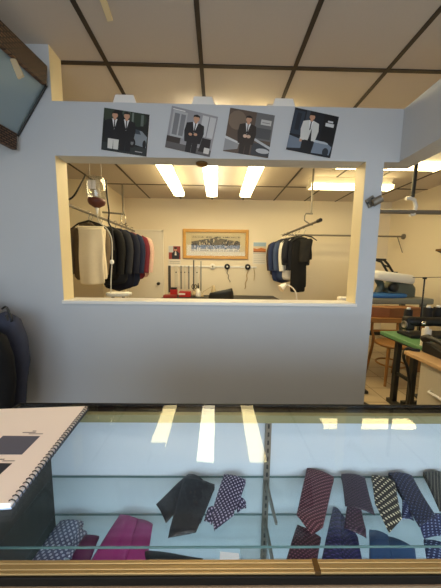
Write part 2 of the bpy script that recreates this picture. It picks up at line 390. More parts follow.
P1 = [((24, 28, 27), R(0, 0, 1, 1)), ((44, 50, 52), R(0, 0, 1, .2)), ((52, 64, 52), ell(.1, .9, .14, .2)), ((40, 52, 42), ell(.75, .85, .2, .18)), ((110, 122, 116), R(.62, .72, .66, .98)), ((96, 108, 102), R(.82, .7, .88, .96)), ((70, 84, 72), ell(.5, .95, .1, .1)),
      ((132, 140, 148), [(.38, .3), (.97, .2), (.98, .46), (.86, .58), (.6, .62), (.4, .55)]), ((60, 70, 80), [(.55, .5), (.84, .5), (.8, .6), (.6, .62)]), ((18, 18, 20), ell(.66, .28, .075, .12)), ((120, 124, 128), ell(.66, .28, .035, .06)), ((18, 18, 20), ell(.93, .28, .04, .1)), ((150, 156, 160), R(.12, .4, .3, .44))]
P1 += man(.25, .06, .80, (28, 29, 34), legs=(214, 214, 210)) + man(.51, .05, .83, (26, 26, 30)) + [((170, 172, 174), R(.74, .07, .9, .09))]
P2 = [((150, 150, 156), R(0, 0, 1, 1)), ((176, 178, 182), R(.05, .3, .36, .92)), ((120, 122, 128), R(.09, .35, .2, .86)), ((124, 126, 132), R(.23, .35, .33, .86)), ((196, 198, 202), R(.68, .45, .97, .95)), ((130, 132, 138), R(.82, .45, .84, .95)), ((92, 90, 92), R(0, 0, 1, .16)),
      ((60, 52, 50), R(0, .16, .3, .3)), ((34, 30, 32), [(.72, .08), (.97, .08), (.95, .42), (.76, .42)]), ((210, 208, 204), R(.84, .06, .96, .2)), ((232, 232, 230), R(.04, .93, .3, .95))]
P2 += man(.56, 0, .83, (26, 26, 32)) + [(SK, ell(.49, .44, .04, .035)), (SK, ell(.6, .46, .04, .035))]
P3 = [((92, 78, 68), R(0, 0, 1, 1)), ((120, 104, 90), ell(.2, .75, .2, .22)), ((106, 106, 108), R(.6, .38, 1, 1)), ((78, 80, 84), R(.64, .42, .97, .66)), ((192, 192, 190), R(.72, .74, .95, .86)), ((110, 110, 110), R(.75, .785, .92, .8)), ((150, 152, 156), [(0, .02), (.3, .1), (.32, .26), (0, .34)]), ((210, 212, 214), [(0, .3), (.32, .22), (.32, .26), (0, .36)]),
      ((60, 64, 70), R(.6, .02, 1, .3)), ((186, 190, 194), [(.62, .36), (1, .2), (1, .26), (.62, .42)]), ((190, 192, 196), ell(.85, .14, .15, .06))]
P3 += man(.45, 0, .80, (46, 38, 34), tie=(30, 26, 24)) + [((214, 186, 164), ell(.42, .42, .045, .04)), ((206, 176, 154), ell(.5, .42, .045, .04))]
P4 = [((22, 27, 36), R(0, 0, 1, 1)), ((44, 56, 72), R(0, .4, .25, .95)), ((30, 38, 50), R(.08, .5, .18, .9)), ((58, 66, 78), R(.28, .6, .36, 1)), ((14, 16, 22), R(.68, .35, 1, 1)), ((205, 208, 212), R(.74, .72, .93, .80)), ((205, 208, 212), R(.78, .82, .9, .86)),
      ((110, 124, 142), [(.0, .05), (.3, .1), (.3, .3), (0, .36)]), ((120, 134, 152), [(.55, .04), (.95, .06), (.98, .26), (.8, .36), (.58, .34)]), ((40, 48, 58), ell(.86, .12, .07, .1)), ((180, 190, 200), [(.56, .3), (.9, .3), (.86, .34), (.56, .36)])]
P4 += man(.42, .08, .78, (206, 208, 206), tie=(24, 24, 30), legs=(22, 24, 30)) + [((206, 208, 206), [(.24, .3), (.34, .3), (.36, .7), (.28, .66)]), ((24, 24, 28), [(.42, .3), (.5, .3), (.46, .6)]), (SK, ell(.27, .28, .03, .035))]
YP = PY-.0025
poster('dark poster of two suited men beside a silver car', [(-0.7016, 1.6340, 2.3665), (-0.4260, 1.6340, 2.3319), (-0.4502, 1.6340, 2.0877), (-0.7307, 1.6340, 2.1242)], P1)
poster('tilted pale poster of a man in dark suit before white doors', [(-0.2890, 1.6340, 2.3859), (-0.0054, 1.6340, 2.3280), (-0.0558, 1.6340, 2.0921), (-0.3348, 1.6340, 2.1452)], P2)
poster('brownish poster of a man in brown suit clasping his hands', [(0.0683, 1.6340, 2.3826), (0.3448, 1.6340, 2.3432), (0.3111, 1.6340, 2.0924), (0.0271, 1.6340, 2.1309)], P3)
poster('night-blue poster of a man wearing a white dinner jacket', [(0.4684, 1.6340, 2.3927), (0.7431, 1.6340, 2.3434), (0.7035, 1.6340, 2.0997), (0.4212, 1.6340, 2.1467)], P4)

# bracket on the pillar
t = thing('pillar_bracket', 'grey metal bracket with a stubby cylinder screwed to the pillar', 'bracket', (0.9887, 1.6370, 1.8395))
MB().prism([(0.9439, 1.6340, 1.8474), (0.9899, 1.6340, 1.8792), (1.0297, 1.6340, 1.8332), (0.9740, 1.6340, 1.7980)], (0, -.012, 0)).build('plate', M['steel'], t, bevel=.003)
c0 = V(0.9796, 1.6000, 1.8242); c1 = V(1.0217, 1.5850, 1.8484)
MB().tube([c0, c0.lerp(c1, .5), c1], .024, 16).build('cylinder', M['steel'], t, bevel=.002)
MB().tube([V(0.9626, 1.6250, 1.8299), V(0.9566, 1.6150, 1.8274)], .006, 8).tube([V(0.9893, 1.6250, 1.8582), V(0.9832, 1.6150, 1.8555)], .006, 8).build('screws', M['black'], t)
tag(MB().lathe((-.11, 1.712, OZ1-.018), [(.02, 0), (.036, .005), (.040, .018)], 20).build('smoke_detector', M['gold_dark']), 'small round brown detector under the header above the opening', 'detector')

# ---------------------------------------------------------------- back wall pictures
t = thing('framed_picture', 'wide gold-framed panorama group photograph on the back wall', 'picture', (-.035, BW, 1.55))
x0, x1, z0, z1 = -.695, .62, 1.545, 2.13
f = MB(); w = .062
for q in (((x0, z0), (x1, z0), (x1-w, z0+w), (x0+w, z0+w)), ((x1, z0), (x1, z1), (x1-w, z1-w), (x1-w, z0+w)), ((x1, z1), (x0, z1), (x0+w, z1-w), (x1-w, z1-w)), ((x0, z1), (x0, z0), (x0+w, z0+w), (x0+w, z1-w))):
    f.prism([(x, BW, z) for x, z in q], (0, -.035, 0))
f.build('frame', M['gold_frame'], t, bevel=.008)
MB().box((x0+w, BW-.012, z0+w), (x1-w, BW-.002, z1-w)).build('mat_board', M['mat_board'], t)
ph = MB(); mats = [M['mat_board']]
rx0, rx1, rz0, rz1 = x0+.17, x1-.17, z0+.15, z1-.12
ph.box((rx0, BW-.016, rz0), (rx1, BW-.012, rz1))
cs = [(rx0, BW-.016, rz1), (rx1, BW-.016, rz1), (rx1, BW-.016, rz0), (rx0, BW-.016, rz0)]
sh = [((206, 188, 146), R(0, 0, 1, 1)), ((104, 90, 66), [(0, .12), (1, .2), (1, .62), (.75, .74), (.5, .86), (.25, .74), (0, .6)]), ((176, 158, 118), R(0, 0, 1, .1))]
rn = random.Random(2)
for i in range(170):
    u = rn.random(); top = .62+.22*(1-abs(u-.5)*2); v = .14+rn.random()*(top-.16)
    c = rn.choice(((60, 52, 40), (44, 38, 30), (86, 76, 58), (196, 176, 140), (120, 100, 74), (40, 36, 30)))
    sh.append((c, R(u-.015, v-.05, u+.015, v+.055)))
for i in range(60):
    u = rn.random(); sh.append((rn.choice(((70, 60, 46), (90, 80, 60))), R(u-.01, .86, u+.006, .88+rn.random()*.05)))
for i in range(24):
    u = rn.random(); sh.append(((222, 206, 170), R(u-.012, .02, u+.012, .02+.2*rn.random())))
printed(ph, cs, sh, mats, .00003)
ph.build('photograph', mats, t)
MB().box((x0+w, BW-.032, z0+w), (x1-w, BW-.030, z1-w)).build('glazing', M['window_glass'], t)
def wall_sheet(name, label, cat, x0, x1, z0, z1, shapes):
    cs = [(x0, BW-.003, z1), (x1, BW-.003, z1), (x1, BW-.003, z0), (x0, BW-.003, z0)]
    mb = MB().box((x0, BW-.003, z0), (x1, BW, z1)); mats = [M['paper']]
    printed(mb, cs, shapes, mats, .00006)
    return tag(mb.build(name, mats), label, cat)
wall_sheet('wall_calendar', 'small calendar with a portrait photo, left of the gold-framed picture', 'calendar', -.99, -.735, 1.415, 1.80,
           [((226, 220, 208), R(0, 0, 1, 1)), ((150, 60, 48), R(.04, .3, .96, .97)), ((196, 200, 204), R(.04, .65, .4, .97)), ((34, 34, 44), [(.3, .3), (.85, .3), (.9, .6), (.7, .72), (.45, .72), (.28, .58)]), (SK, ell(.58, .8, .12, .09)), (HR, ell(.58, .87, .13, .05)), ((226, 222, 216), [(.5, .5), (.66, .5), (.62, .7), (.54, .7)]), ((160, 156, 150), R(.1, .08, .9, .11)), ((160, 156, 150), R(.1, .17, .9, .2))])
wall_sheet('wall_calendar', 'calendar with a sunset landscape photo, right of the gold-framed picture', 'calendar', .715, .985, 1.45, 1.90,
           [((228, 222, 210), R(0, 0, 1, 1)), ((150, 178, 200), R(.03, .78, .97, .97)), ((214, 196, 168), R(.03, .68, .97, .80)), ((196, 118, 54), [(.03, .55), (.97, .55), (.97, .68), (.6, .74), (.3, .68), (.03, .72)]), ((120, 72, 40), R(.03, .53, .97, .58)), ((186, 186, 182), R(.03, .46, .97, .50))] + [((176, 172, 166), R(.08, v, .92, v+.015)) for v in (.08, .16, .24, .32, .40)])
tag(MB().box((1.87, BW-.006, .955+.15), (1.95, BW, 1.07+.15)).box((1.895, BW-.009, 1.12), (1.925, BW-.006, 1.15)).box((1.895, BW-.009, 1.175), (1.925, BW-.006, 1.205)).build('wall_outlet', M['cream'], bevel=.002), 'cream electrical outlet plate low on the back wall', 'outlet')

# rack of rulers and tapes
tag(MB().box((-1.0, BW-.02, 1.375), (.80, BW, 1.41)).build('hanging_rail', M['white_trim'], bevel=.003), 'long white rail of hooks on the back wall below the gold frame', 'rail')
def ruler(px, z1, z0, wd, m, label, dot=True):
    mb = MB().box((px-wd/2, BW-.026, z0), (px+wd/2, BW-.0195, z1)); mats = [m, M['black']]
    if dot: mb.lathe((px, BW-.0262, z1-.13), [(.014, 0), (.014, .002)], 10, 1, 'y')
    tag(mb.build('ruler', mats), label, 'ruler', 'rulers hanging on the back wall')
clr = mat('frosted_ruler', (214, 206, 186), .3); drk = mat('dark_steel_ruler', (84, 80, 76), .4, .5); met = mat('metal_ruler', (150, 144, 130), .35, .6)
ruler(-.965, 1.40, .86, .05, drk, 'broad dark ruler hanging at the far left end of the rail', False)
ruler(-.83, 1.40, .95, .07, clr, 'pale wide pattern ruler hanging second from the left')
ruler(-.73, 1.40, .93, .03, met, 'thin pale ruler hanging third from the left')
ruler(-.655, 1.40, .93, .03, clr, 'thin pale ruler hanging fourth from the left')
ruler(-.575, 1.40, .93, .03, met, 'thin pale ruler hanging fifth from the left')
ruler(-.478, 1.52, .88, .022, drk, 'long dark metre stick rising above the rail', False)
ruler(-.41, 1.40, 1.0, .06, clr, 'pale short ruler hanging between two taller sticks')
ruler(-.33, 1.50, .90, .022, met, 'long metal stick hanging right of the dark metre stick', False)
def tape(px, m, label, tail=None, tm=None):
    t = thing('tape_measure', label, 'tape measure', (px, BW, 1.39), 'tapes hanging on the rail')
    MB().lathe((px, BW-.02, 1.395), [(.055, 0), (.058, .006), (.055, .022), (.02, .024)], 20, axis='y').build('reel', m, t)
    MB().lathe((px, BW-.044, 1.395), [(.018, 0), (.016, .004)], 12, axis='y').build('hub', M['white'] if m is M['black'] else M['steel'], t)
    if tail:
        n = 12; pts = [(px+tail[0]*(i/n)**1.5+.012*math.sin(i*1.3), BW-.03-.004*math.sin(i), 1.35-tail[1]*i/n) for i in range(n+1)]
        MB().grid([[V(*q)-V(.008, 0, 0), V(*q)+V(.008, 0, 0)] for q in pts]).build('tape_strip', tm, t, solid=.001)
tape(-.095, M['white'], 'white round tape reel hanging left of the two black reels')
tape(.20, M['black'], 'black round reel with white hub and a short hanging tape', (.06, .27), mat('tape_grey', (120, 112, 96), .5))
tape(.615, M['black'], 'black round reel at the rail\'s right end near the calendar', (-.05, .40), mat('tape_tan', (190, 160, 110), .5))
tag(MB().tube([(.74, BW-.03, 1.36), (.76, BW-.03, 1.25), (.75, BW-.03, 1.12)], .008, 6).build('tape_strip', mat('tape_yellow', (196, 176, 130), .5)), 'loose yellow tape hanging beyond the right black reel', 'tape measure')

# work table under the rack
TZ = .815
t = thing('work_table', 'long work table along the back wall under the ruler rack', 'table', (0, 4.65, 0))
MB().box((-1.02, 4.35, TZ-.04), (1.15, 4.99, TZ)).build('table_top', M['dark_metal'], t, bevel=.005)
for x in (-.97, 1.1):
    for y in (4.4, 4.93): MB().box((x-.025, y-.025, 0), (x+.025, y+.025, TZ-.04)).build('leg', M['dark_metal'], t)
def small(name, label, cat, mb, m, group=None, **k): return tag(mb.build(name, m, **k), label, cat, group)
rb = thing('red_tin', 'upright red tin with dark lid on the work table', 'tin', (-.83, 4.75, TZ))
MB().box((-.90, 4.70, TZ), (-.77, 4.80, TZ+.13)).build('body', M['red'], rb, bevel=.006); MB().box((-.89, 4.71, TZ+.13), (-.78, 4.79, TZ+.17)).build('lid', M['dark_metal'], rb, bevel=.004)
rb = thing('red_box', 'wide red box with white stripe on the work table', 'box', (-.62, 4.7, TZ))
MB().box((-.72, 4.62, TZ), (-.50, 4.8, TZ+.10)).build('body', M['red'], rb, bevel=.004); MB().box((-.721, 4.618, TZ+.04), (-.60, 4.62, TZ+.075)).build('label_band', M['white'], rb)
small('red_case', 'flat red case lying in front of the red tin', 'case', MB().box((-.98, 4.45, TZ), (-.74, 4.6, TZ+.05)), mat('dull_red', (150, 52, 44), .5), bevel=.004)
bt = thing('cone_bottle', 'white cone-shaped bottle with black nozzle beside the red box', 'bottle', (-.36, 4.7, TZ))
MB().lathe((-.36, 4.7, TZ), [(.055, 0), (.058, .02), (.045, .1), (.02, .16)], 16).build('body', M['white'], bt)
MB().lathe((-.36, 4.7, TZ+.16), [(.018, 0), (.018, .03), (.008, .1)], 12).build('nozzle', M['black'], bt)
sc = thing('scissors', 'black-handled scissors standing near the cone bottle', 'scissors', (-.44, 4.74, TZ))
MB().lathe((-.44, 4.74, TZ), [(.035, 0), (.035, .11), (.03, .11), (.03, .01)], 14).build('cup', M['tan'], sc)
for s in (-1, 1):
    q = [(-.44+s*(.025+.022*math.cos(a)), 4.74, TZ+.19+.04*math.sin(a)) for a in [2*PI*i/12 for i in range(13)]]
    MB().tube(q, .007, 6).build('handle', M['black'], sc)
    MB().tube([(-.44+s*.015, 4.74, TZ+.155), (-.44-s*.012, 4.74, TZ+.02)], .005, 6).build('blade', M['chrome'], sc)
lp = thing('desk_lamp', 'tan jointed desk lamp with small shade on the work table', 'lamp', (-.18, 4.72, TZ))
MB().lathe((-.30, 4.72, TZ), [(.05, 0), (.05, .02), (.012, .025)], 16).build('base', M['tan'], lp)
MB().tube([(-.30, 4.72, TZ+.02), (-.26, 4.72, TZ+.10), (-.10, 4.72, TZ+.20), (-.06, 4.72, TZ+.20)], .008, 8).build('arm', M['tan'], lp)
MB().lathe((-.07, 4.72, TZ+.05), [(.06, 0), (.05, .06), (.03, .13), (.022, .17)], 16).build('shade', M['tan'], lp)
# office chair in front of it
oc = thing('office_chair', 'black office chair whose sloping backrest top shows above the sill', 'chair', (.06, 3.95, 0))
pts = []
bk = MB(); rings = []
for i in range(9):
    q = i/8; z = .60+.44*q; wd = .20*(1-.15*abs(2*q-1)**3)
    dz = .05*q
    ring = []
    for k in range(14):
        a = 2*PI*k/14; xx = wd*math.copysign(abs(math.cos(a))**.6, math.cos(a)); yy = .035*math.copysign(abs(math.sin(a))**.7, math.sin(a))
        zz = z+(.045*xx/.2 if q > .5 else 0)*(q-.5)*2
        ring.append((.06+xx, 3.75+yy+.6*xx*xx-.05*q, zz))
    rings.append(ring)
bk.loft(rings).build('backrest', M['black'], oc)
MB().lathe((.06, 3.98, .45), [(.18, 0), (.23, .02), (.24, .05), (.21, .08)], 24).build('seat', M['black'], oc)
MB().lathe((.06, 3.98, .08), [(.03, 0), (.03, .37)], 12).build('column', M['dark_metal'], oc)
MB().tube([(.06, 3.80, .47), (.06, 3.71, .52), (.06, 3.70, .75)], .02, 8).build('back_support', M['dark_metal'], oc)
for i in range(5):
    a = 2*PI*i/5; MB().tube([(.06, 3.98, .1), (.06+.27*math.cos(a), 3.98+.27*math.sin(a), .06)], [.025, .016], 8).lathe((.06+.27*math.cos(a), 3.98+.27*math.sin(a), 0), [(.02, 0), (.028, .025), (.02, .05)], 10).build('leg', M['dark_metal'], oc)

# ---------------------------------------------------------------- clothes rails
def arc(p, n=10): return p
RZ = 2.01
t = thing('clothes_rail', 'left ceiling-hung steel clothes rail over the garments', 'clothes rail', (-1.51, 3.3, RZ))
MB().tube([(-1.535, 2.1, RZ), (-1.50, 4.55, RZ)], .016, 12).build('rod', M['steel'], t)
MB().tube([(-1.555, 4.19, CE), (-1.555, 4.19, 2.24)], .014, 10).build('drop_pole', M['steel'], t)
MB().tube([(-1.555, 4.19, 2.235), (-1.97, 4.02, 2.235)], .014, 10).build('side_bar', M['steel'], t)
q = [(-1.555+.035*math.sin(a), 4.19, 2.15+.09*math.cos(a)) for a in [2*PI*i/14 for i in range(15)]]
MB().tube(q, .008, 8).build('hook', M['chrome'], t)
MB().tube([(-1.505, 4.19, 2.09), (-1.53, 4.19, 2.07), (-1.505, 4.19, RZ+.01)], .01, 8).build('clamp', M['steel'], t)
MB().tube([(-1.53, 2.3, CE), (-1.535, 2.3, RZ)], .012, 8).build('drop_pole', M['steel'], t)
t = thing('clothes_rail', 'right steel clothes rail with black end cap hung from a pole', 'clothes rail', (1.35, 4, RZ))
e0 = V(1.285, 3.2, 2.0); e1 = V(1.24, 4.75, 2.0)
MB().tube([e0, e1], .017, 12).build('rod', M['steel'], t)
MB().tube([e0-(e1-e0).normalized()*.05, e0+(e1-e0).normalized()*.03], .024, 12).build('end_cap', M['black'], t)
px, py = 1.262, 3.42
MB().tube([(px, py, CE), (px, py, 2.13)], .013, 10).build('drop_pole', M['steel'], t)
MB().tube([(px+.02, py, 2.13), (px-.07, py, 2.13), (px-.085, py, 2.10), (px-.085, py, 2.04), (px+.0, py, 1.985), (px+.03, py, 1.985)], .01, 8).build('hook', M['steel'], t)
t = thing('wall_pipe', 'thin steel pipe crossing to the right wall behind the hanging garments', 'pipe', (2.4, 4.62, 2.0))
MB().tube([(1.26, 4.62, 1.995), (RW, 4.62, 1.995)], .016, 10).build('pipe', M['steel'], t)
MB().lathe((RW-.02, 4.62, 1.995), [(.05, 0), (.05, .02)], 16, axis='x').build('flange', M['steel'], t)
MB().tube([(RW, 4.62, 1.70), (RW-.12, 4.62, 1.985)], .007, 8).build('brace', M['steel'], t)
t = thing('passage_rail', 'steel rail over the passage hung by a white hook', 'clothes rail', (2.2, 2.55, 2.0))
MB().tube([(1.56, 2.56, CE), (1.56, 2.56, 2.02), (1.57, 2.56, 1.995), (1.60, 2.56, 1.985), (RW, 2.56, 1.985)], .022, 12).build('rod', M['steel'], t)
MB().tube([(1.975, 2.56, CE), (1.965, 2.56, 2.13)], .018, 10).build('drop_pole', M['dark_metal'], t)
MB().tube([(1.90, 2.56, 2.115), (1.94, 2.56, 2.12), (1.985, 2.56, 2.105), (2.01, 2.56, 2.04), (1.995, 2.56, 1.96), (1.955, 2.56, 1.955)], .018, 10).build('hook', M['white'], t)

hang_proto = None
def hanger(x, y, z, label, rz=0, m=None):
    """wire hanger hooked over a rod at x, y, z"""
    t = thing('clothes_hanger', label, 'hanger', (x, y, z), 'clothes hangers', rz)
    hk = [(.022*math.cos(a), 0, .0+.022*math.sin(a)) for a in [PI*(-.15+1.15*i/8) for i in range(9)]][::-1]
    MB().tube([(-.022*0, 0, -.09), (0, 0, -.05), (.018, 0, -.025)]+hk[::-1], .004, 6).build('hook', M['chrome'], t, local=True)
    MB().tube([(-.205, 0, -.185), (-.12, 0, -.125), (0, 0, -.09), (.12, 0, -.125), (.205, 0, -.185)], [.006, .011, .012, .011, .006], 8).build('shoulder_bar', m or M['black'], t, local=True)
    return t
def jacket(x, y, z, rz, cloth, label, L=.80, wd=1.0, sl=.56, name='jacket', lapel=None, shirt=None, sleeves=True, depth=.66):
    t = thing(name, label, 'shirt' if name == 'dress_shirt' else 'jacket', (x, y, z), 'garments on the rails', rz)
    rnd = random.Random(hash(label) % 1000 if False else len(label)*7+int(L*100))
    prof = [(-.075, .055, .045), (-.11, .085, .055), (-.145, .15, .06), (-.185, .205, .065), (-.24, .215, .075), (-.4, .205, .085), (-.55, .205, .08), (-.7, .215, .085), (-L, .225, .085)]
    rings = []; n = 28; ph = rnd.random()*6
    for i, (zz, hw, hd) in enumerate(prof):
        r = []
        for k in range(n):
            a = 2*PI*k/n; e = .75
            fold = 1+.10*(i/8)*math.sin(5*a+ph)+.05*(i/8)*math.sin(9*a+2*ph)
            r.append((wd*hw*math.copysign(abs(math.cos(a))**e, math.cos(a)), depth*hd*fold*math.copysign(abs(math.sin(a))**e, math.sin(a)), zz+.008*math.sin(3*a+ph)*(i == 8)))
        rings.append(r)
    MB().loft(rings).build('body', cloth, t, local=True, subsurf=1)
    if sleeves:
        for s in (-1, 1):
            pts = [(s*wd*.165, .0, -.165), (s*wd*.212, -.005, -.205), (s*wd*.238, -.01, -.30), (s*wd*.25, -.015, -.42), (s*wd*.245, -.035, -.55), (s*wd*.235, -.055, -.165-sl)]
            MB().tube(pts, [.045, .062, .064, .058, .052, .048], 12, flat=.8).build('sleeve', cloth, t, local=True)
    if lapel is not None:
        for s in (-1, 1):
            MB().prism([(s*.02, -.062, -.09), (s*.075, -.062, -.12), (s*.10, -.082, -.26), (s*.012, -.098, -.50), (s*.0, -.098, -.50)], (0, -.008, 0)).build('lapel', lapel, t, local=True, bevel=.003)
        for zz in (-.52, -.62):
            if zz > -L+.05: MB().lathe((.012, -.10*depth-.004, zz), [(.009, 0), (.009, .006)], 10, axis='y').build('button', M['black'], t, local=True)
    if shirt is not None:
        MB().prism([(-.03, -.055, -.09), (.03, -.055, -.09), (.0, -.09, -.46)], (0, -.006, 0)).build('shirt_front', shirt, t, local=True)
    return t
def trousers(x, y, z, rz, cloth, label, wd=.27, L=.68, dz=-.13):
    t = thing('trousers', label, 'trousers', (x, y, z), 'garments on the rails', rz)
    def panel(yo, LL, xo, wob):
        P = []
        for i in range(13):
            q = i/12; row = []
            for j in range(9):
                u = j/8
                row.append(V(xo+(u-.5)*wd*(1+.04*q)+.006*math.sin(6*q+wob), yo+.014*math.sin(2*PI*u*1.5+wob)*q-.012*(1-abs(2*u-1))+.006*math.sin(9*q+5*u+wob), dz-.01-LL*q-.01*math.sin(3*u+wob)))
            P.append(row)
        return P
    mb = MB(); mb.grid(panel(-.030, L, 0, .5)); mb.build('front_leg', cloth, t, local=True, solid=.014, subsurf=1)
    mb = MB(); mb.grid(panel(.012, L*.93, .012, 2.2)); mb.build('back_leg', cloth, t, local=True, solid=.014, subsurf=1)
    MB().tube([(-wd/2, -.01, dz-.012), (wd/2, -.01, dz-.012)], .026, 12).build('fold', cloth, t, local=True)
    return t
def cl(name, c, var=.12): return mat(name, c, .85, var=var, vscale=25, bump=.1, bscale=200, spec=.25)
navy = cl('navy_wool', (28, 36, 62)); navy2 = cl('deep_navy_wool', (22, 26, 44)); blackw = cl('black_wool', (20, 20, 22)); maroon = cl('maroon_wool', (104, 36, 50))
taupe = cl('taupe_wool', (104, 90, 74)); creamc = cl('cream_cotton', (244, 232, 208), .05); pink = cl('pale_pink_cloth', (206, 172, 160)); olive = cl('dark_grey_wool', (36, 38, 46))
brownw = cl('brown_wool', (70, 56, 50)); slate = cl('slate_blue_wool', (62, 76, 108)); shirtw = cl('white_shirting', (220, 218, 212), .04); blue2 = cl('blue_wool', (44, 56, 92))
def rodx(y): return -1.535+(y-2.1)*.035/2.45
HL = 0
def rail_l(y, dx): return rodx(y)+dx
hanger(rodx(3.0), 3.0, RZ, 'black hanger holding the folded cream trousers', .05)
trousers(rodx(3.0)+.03, 3.0, RZ, .05, creamc, 'folded cream trousers hanging at the front of the left rail', .285, .66, -.165)
hanger(rodx(3.17)-.06, 3.17, RZ, 'black hanger under the taupe coat', -.1)
jacket(rodx(3.17)-.10, 3.17, RZ, -.1, taupe, 'taupe coat hanging left of the cream trousers', .82, .95, lapel=taupe, name='coat')
for y, dx, rz, c, lab, L, lp in ((3.36, -.04, .12, blackw, 'black jacket hanging just behind the cream trousers', .84, blackw), (3.50, .02, .1, olive, 'dark grey jacket between the black jacket and navy jackets', .90, olive),
                              (3.66, .06, .15, navy2, 'deep navy jacket hanging in the middle of the left rail', 1.0, navy2), (3.82, .09, .12, navy, 'navy jacket hanging in front of the maroon one', .98, navy), (4.04, .10, .1, maroon, 'maroon jacket hanging towards the door end of left rail', .86, maroon), (4.24, .11, .1, pink, 'pale pink jacket hanging at the far end of left rail', .84, None)):
    hanger(rodx(y)+dx*.6, y, RZ, 'hanger under the '+lab.split(' hanging')[0].split(' between')[0], rz)
    jacket(rodx(y)+dx, y, RZ, rz, c, lab, L, 1.05, lapel=lp)
def rx(y): return 1.285+(y-3.2)*(-.045/1.55)
for y, dx, rz, c, lab, L, wd, kind in ((4.76, -.03, -.1, brownw, 'brown jacket hanging at the far end of right rail', .78, .86, 'j'), (4.61, -.03, -.1, blue2, 'blue jacket hanging second from far end of right rail', .90, .88, 'j'),
                              (4.46, .0, -.1, slate, 'slate blue jacket hanging before the blue one', .86, .78, 'j'), (4.32, .03, -.1, shirtw, 'white shirt hanging among the dark jackets on right rail', .84, .66, 's'),
                              (4.19, .06, -.1, olive, 'dark grey jacket hanging in front of the white shirt', .56, .72, 'j')):
    hanger(rx(y)+dx*.5, y, 2.0, 'hanger under the '+lab.split(' hanging')[0]+' on right rail', rz)
    jacket(rx(y)+dx, y, 2.0, rz, c, lab, L, wd, lapel=(c if kind == 'j' else None), name='jacket' if kind == 'j' else 'dress_shirt', sl=.5 if L > .6 else .36)
hanger(rx(4.08)+.05, 4.08, 2.0, 'hanger holding the long black trousers on right rail', -.2)
trousers(rx(4.08)+.08, 4.08, 2.0, -.2, blackw, 'long black trousers hanging in front of the dark grey jacket', .23, .86)
hanger(1.36, 3.94, 2.0, 'hanger holding the short black folded trousers', -.7)
trousers(1.40, 3.94, 2.0, -.7, cl('charcoal_wool', (34, 33, 33)), 'short black folded trousers hanging at right end of right rail', .17, .34, -.16)

# iron water bottle, hoses, wires
t = thing('water_bottle', 'clear hanging iron water bottle with brown base', 'bottle', (-1.0633, 2.2500, 1.9056))
bx, by, bz = (-1.0633, 2.2500, 1.9056)
MB().lathe((bx, by, bz+.055), [(.060, 0), (.074, .03), (.075, .10), (.076, .17), (.075, .195), (.068, .20)], 24).build('body', M['clear'], t)
MB().lathe((bx, by, bz), [(.016, 0), (.03, .008), (.062, .028), (.072, .05), (.070, .075)], 24).build('filter_base', M['bottle_brown'], t)
MB().box((bx-.03, by-.0745, bz+.14), (bx+.03, by-.073, bz+.21)).build('label', M['paper'], t)
MB().tube([(bx-.05, by, bz+.255), (bx-.05, by, CE)], .002, 6).tube([(bx+.05, by, bz+.255), (bx+.05, by, CE)], .002, 6).build('cord', M['white'], t)
MB().lathe((bx, by, bz-.05), [(.007, 0), (.01, .02), (.016, .05)], 12).build('valve', M['white'], t)
def spline(pts, n=8):
    pts = [Vector(p) for p in pts]; out = []
    for i in range(len(pts)-1):
        p0 = pts[max(i-1, 0)]; p1 = pts[i]; p2 = pts[i+1]; p3 = pts[min(i+2, len(pts)-1)]
        for k in range(n):
            s = k/n; out.append(.5*((2*p1)+(p2-p0)*s+(2*p0-5*p1+4*p2-p3)*s*s+(3*p1-p0-3*p2+p3)*s**3))
    return out+[pts[-1]]
t = thing('water_hose', 'thin white hose running down from the hanging water bottle', 'hose', (-0.9814, 2.3000, 1.1585))
MB().tube(spline([(-1.0641, 2.2500, 1.8886), (-1.0714, 2.2700, 1.8411), (-1.0744, 2.3000, 1.7941), (-1.0309, 2.3000, 1.7595), (-0.9879, 2.3000, 1.7070), (-0.9642, 2.3000, 1.6180), (-0.9710, 2.3000, 1.4368), (-0.9864, 2.3000, 1.2706), (-0.9921, 2.3000, 1.1207)]), .0048, 8).build('tube', mat('milky_hose', (206, 200, 184), .4), t)
MB().lathe((-0.9716, 2.3000, 1.4184), [(.012, 0), (.018, .01), (.018, .03), (.01, .04)], 12).build('clip', M['white'], t)
tag(MB().tube(spline([(-1.1269, 2.6000, 2.2546), (-1.1231, 2.6000, 2.1002), (-1.1091, 2.6000, 1.9437), (-1.1180, 2.6000, 1.8444), (-1.0854, 2.6000, 1.7650), (-1.0724, 2.6000, 1.5626)]), .008, 8).build('power_cord', M['black']), 'black power cord dangling from the ceiling beside the water bottle', 'cord')
tag(MB().tube(spline([(-1.9288, 3.7613, 2.7050), (-1.3300, 2.5500, 2.2346), (-1.3808, 2.4000, 2.0152), (-1.53, 2.34, 2.03)]), .008, 8).build('brace_wire', M['dark_metal']), 'dark diagonal wire from the ceiling to the left rail', 'wire')
# ironing board tip, bottom left of opening
t = thing('ironing_board', 'white padded ironing board end showing above the sill below the garments', 'ironing board', (-1.1, 2.4, 0))
zb = 1.42-.305
o = [(-1.06, 2.36), (-1.04, 2.30), (-1.0, 2.27), (-.92, 2.27), (-.84, 2.31), (-.82, 2.38), (-.86, 2.44), (-1.03, 2.44)]
MB().prism([(x, y, zb) for x, y in o], (0, 0, .035)).build('pad', M['pad_white'], t, bevel=.012)
for x in (-1.0, -.90): MB().tube([(x, 2.36, zb), (x+.02, 2.36, 0)], .015, 8).build('leg', M['steel'], t)
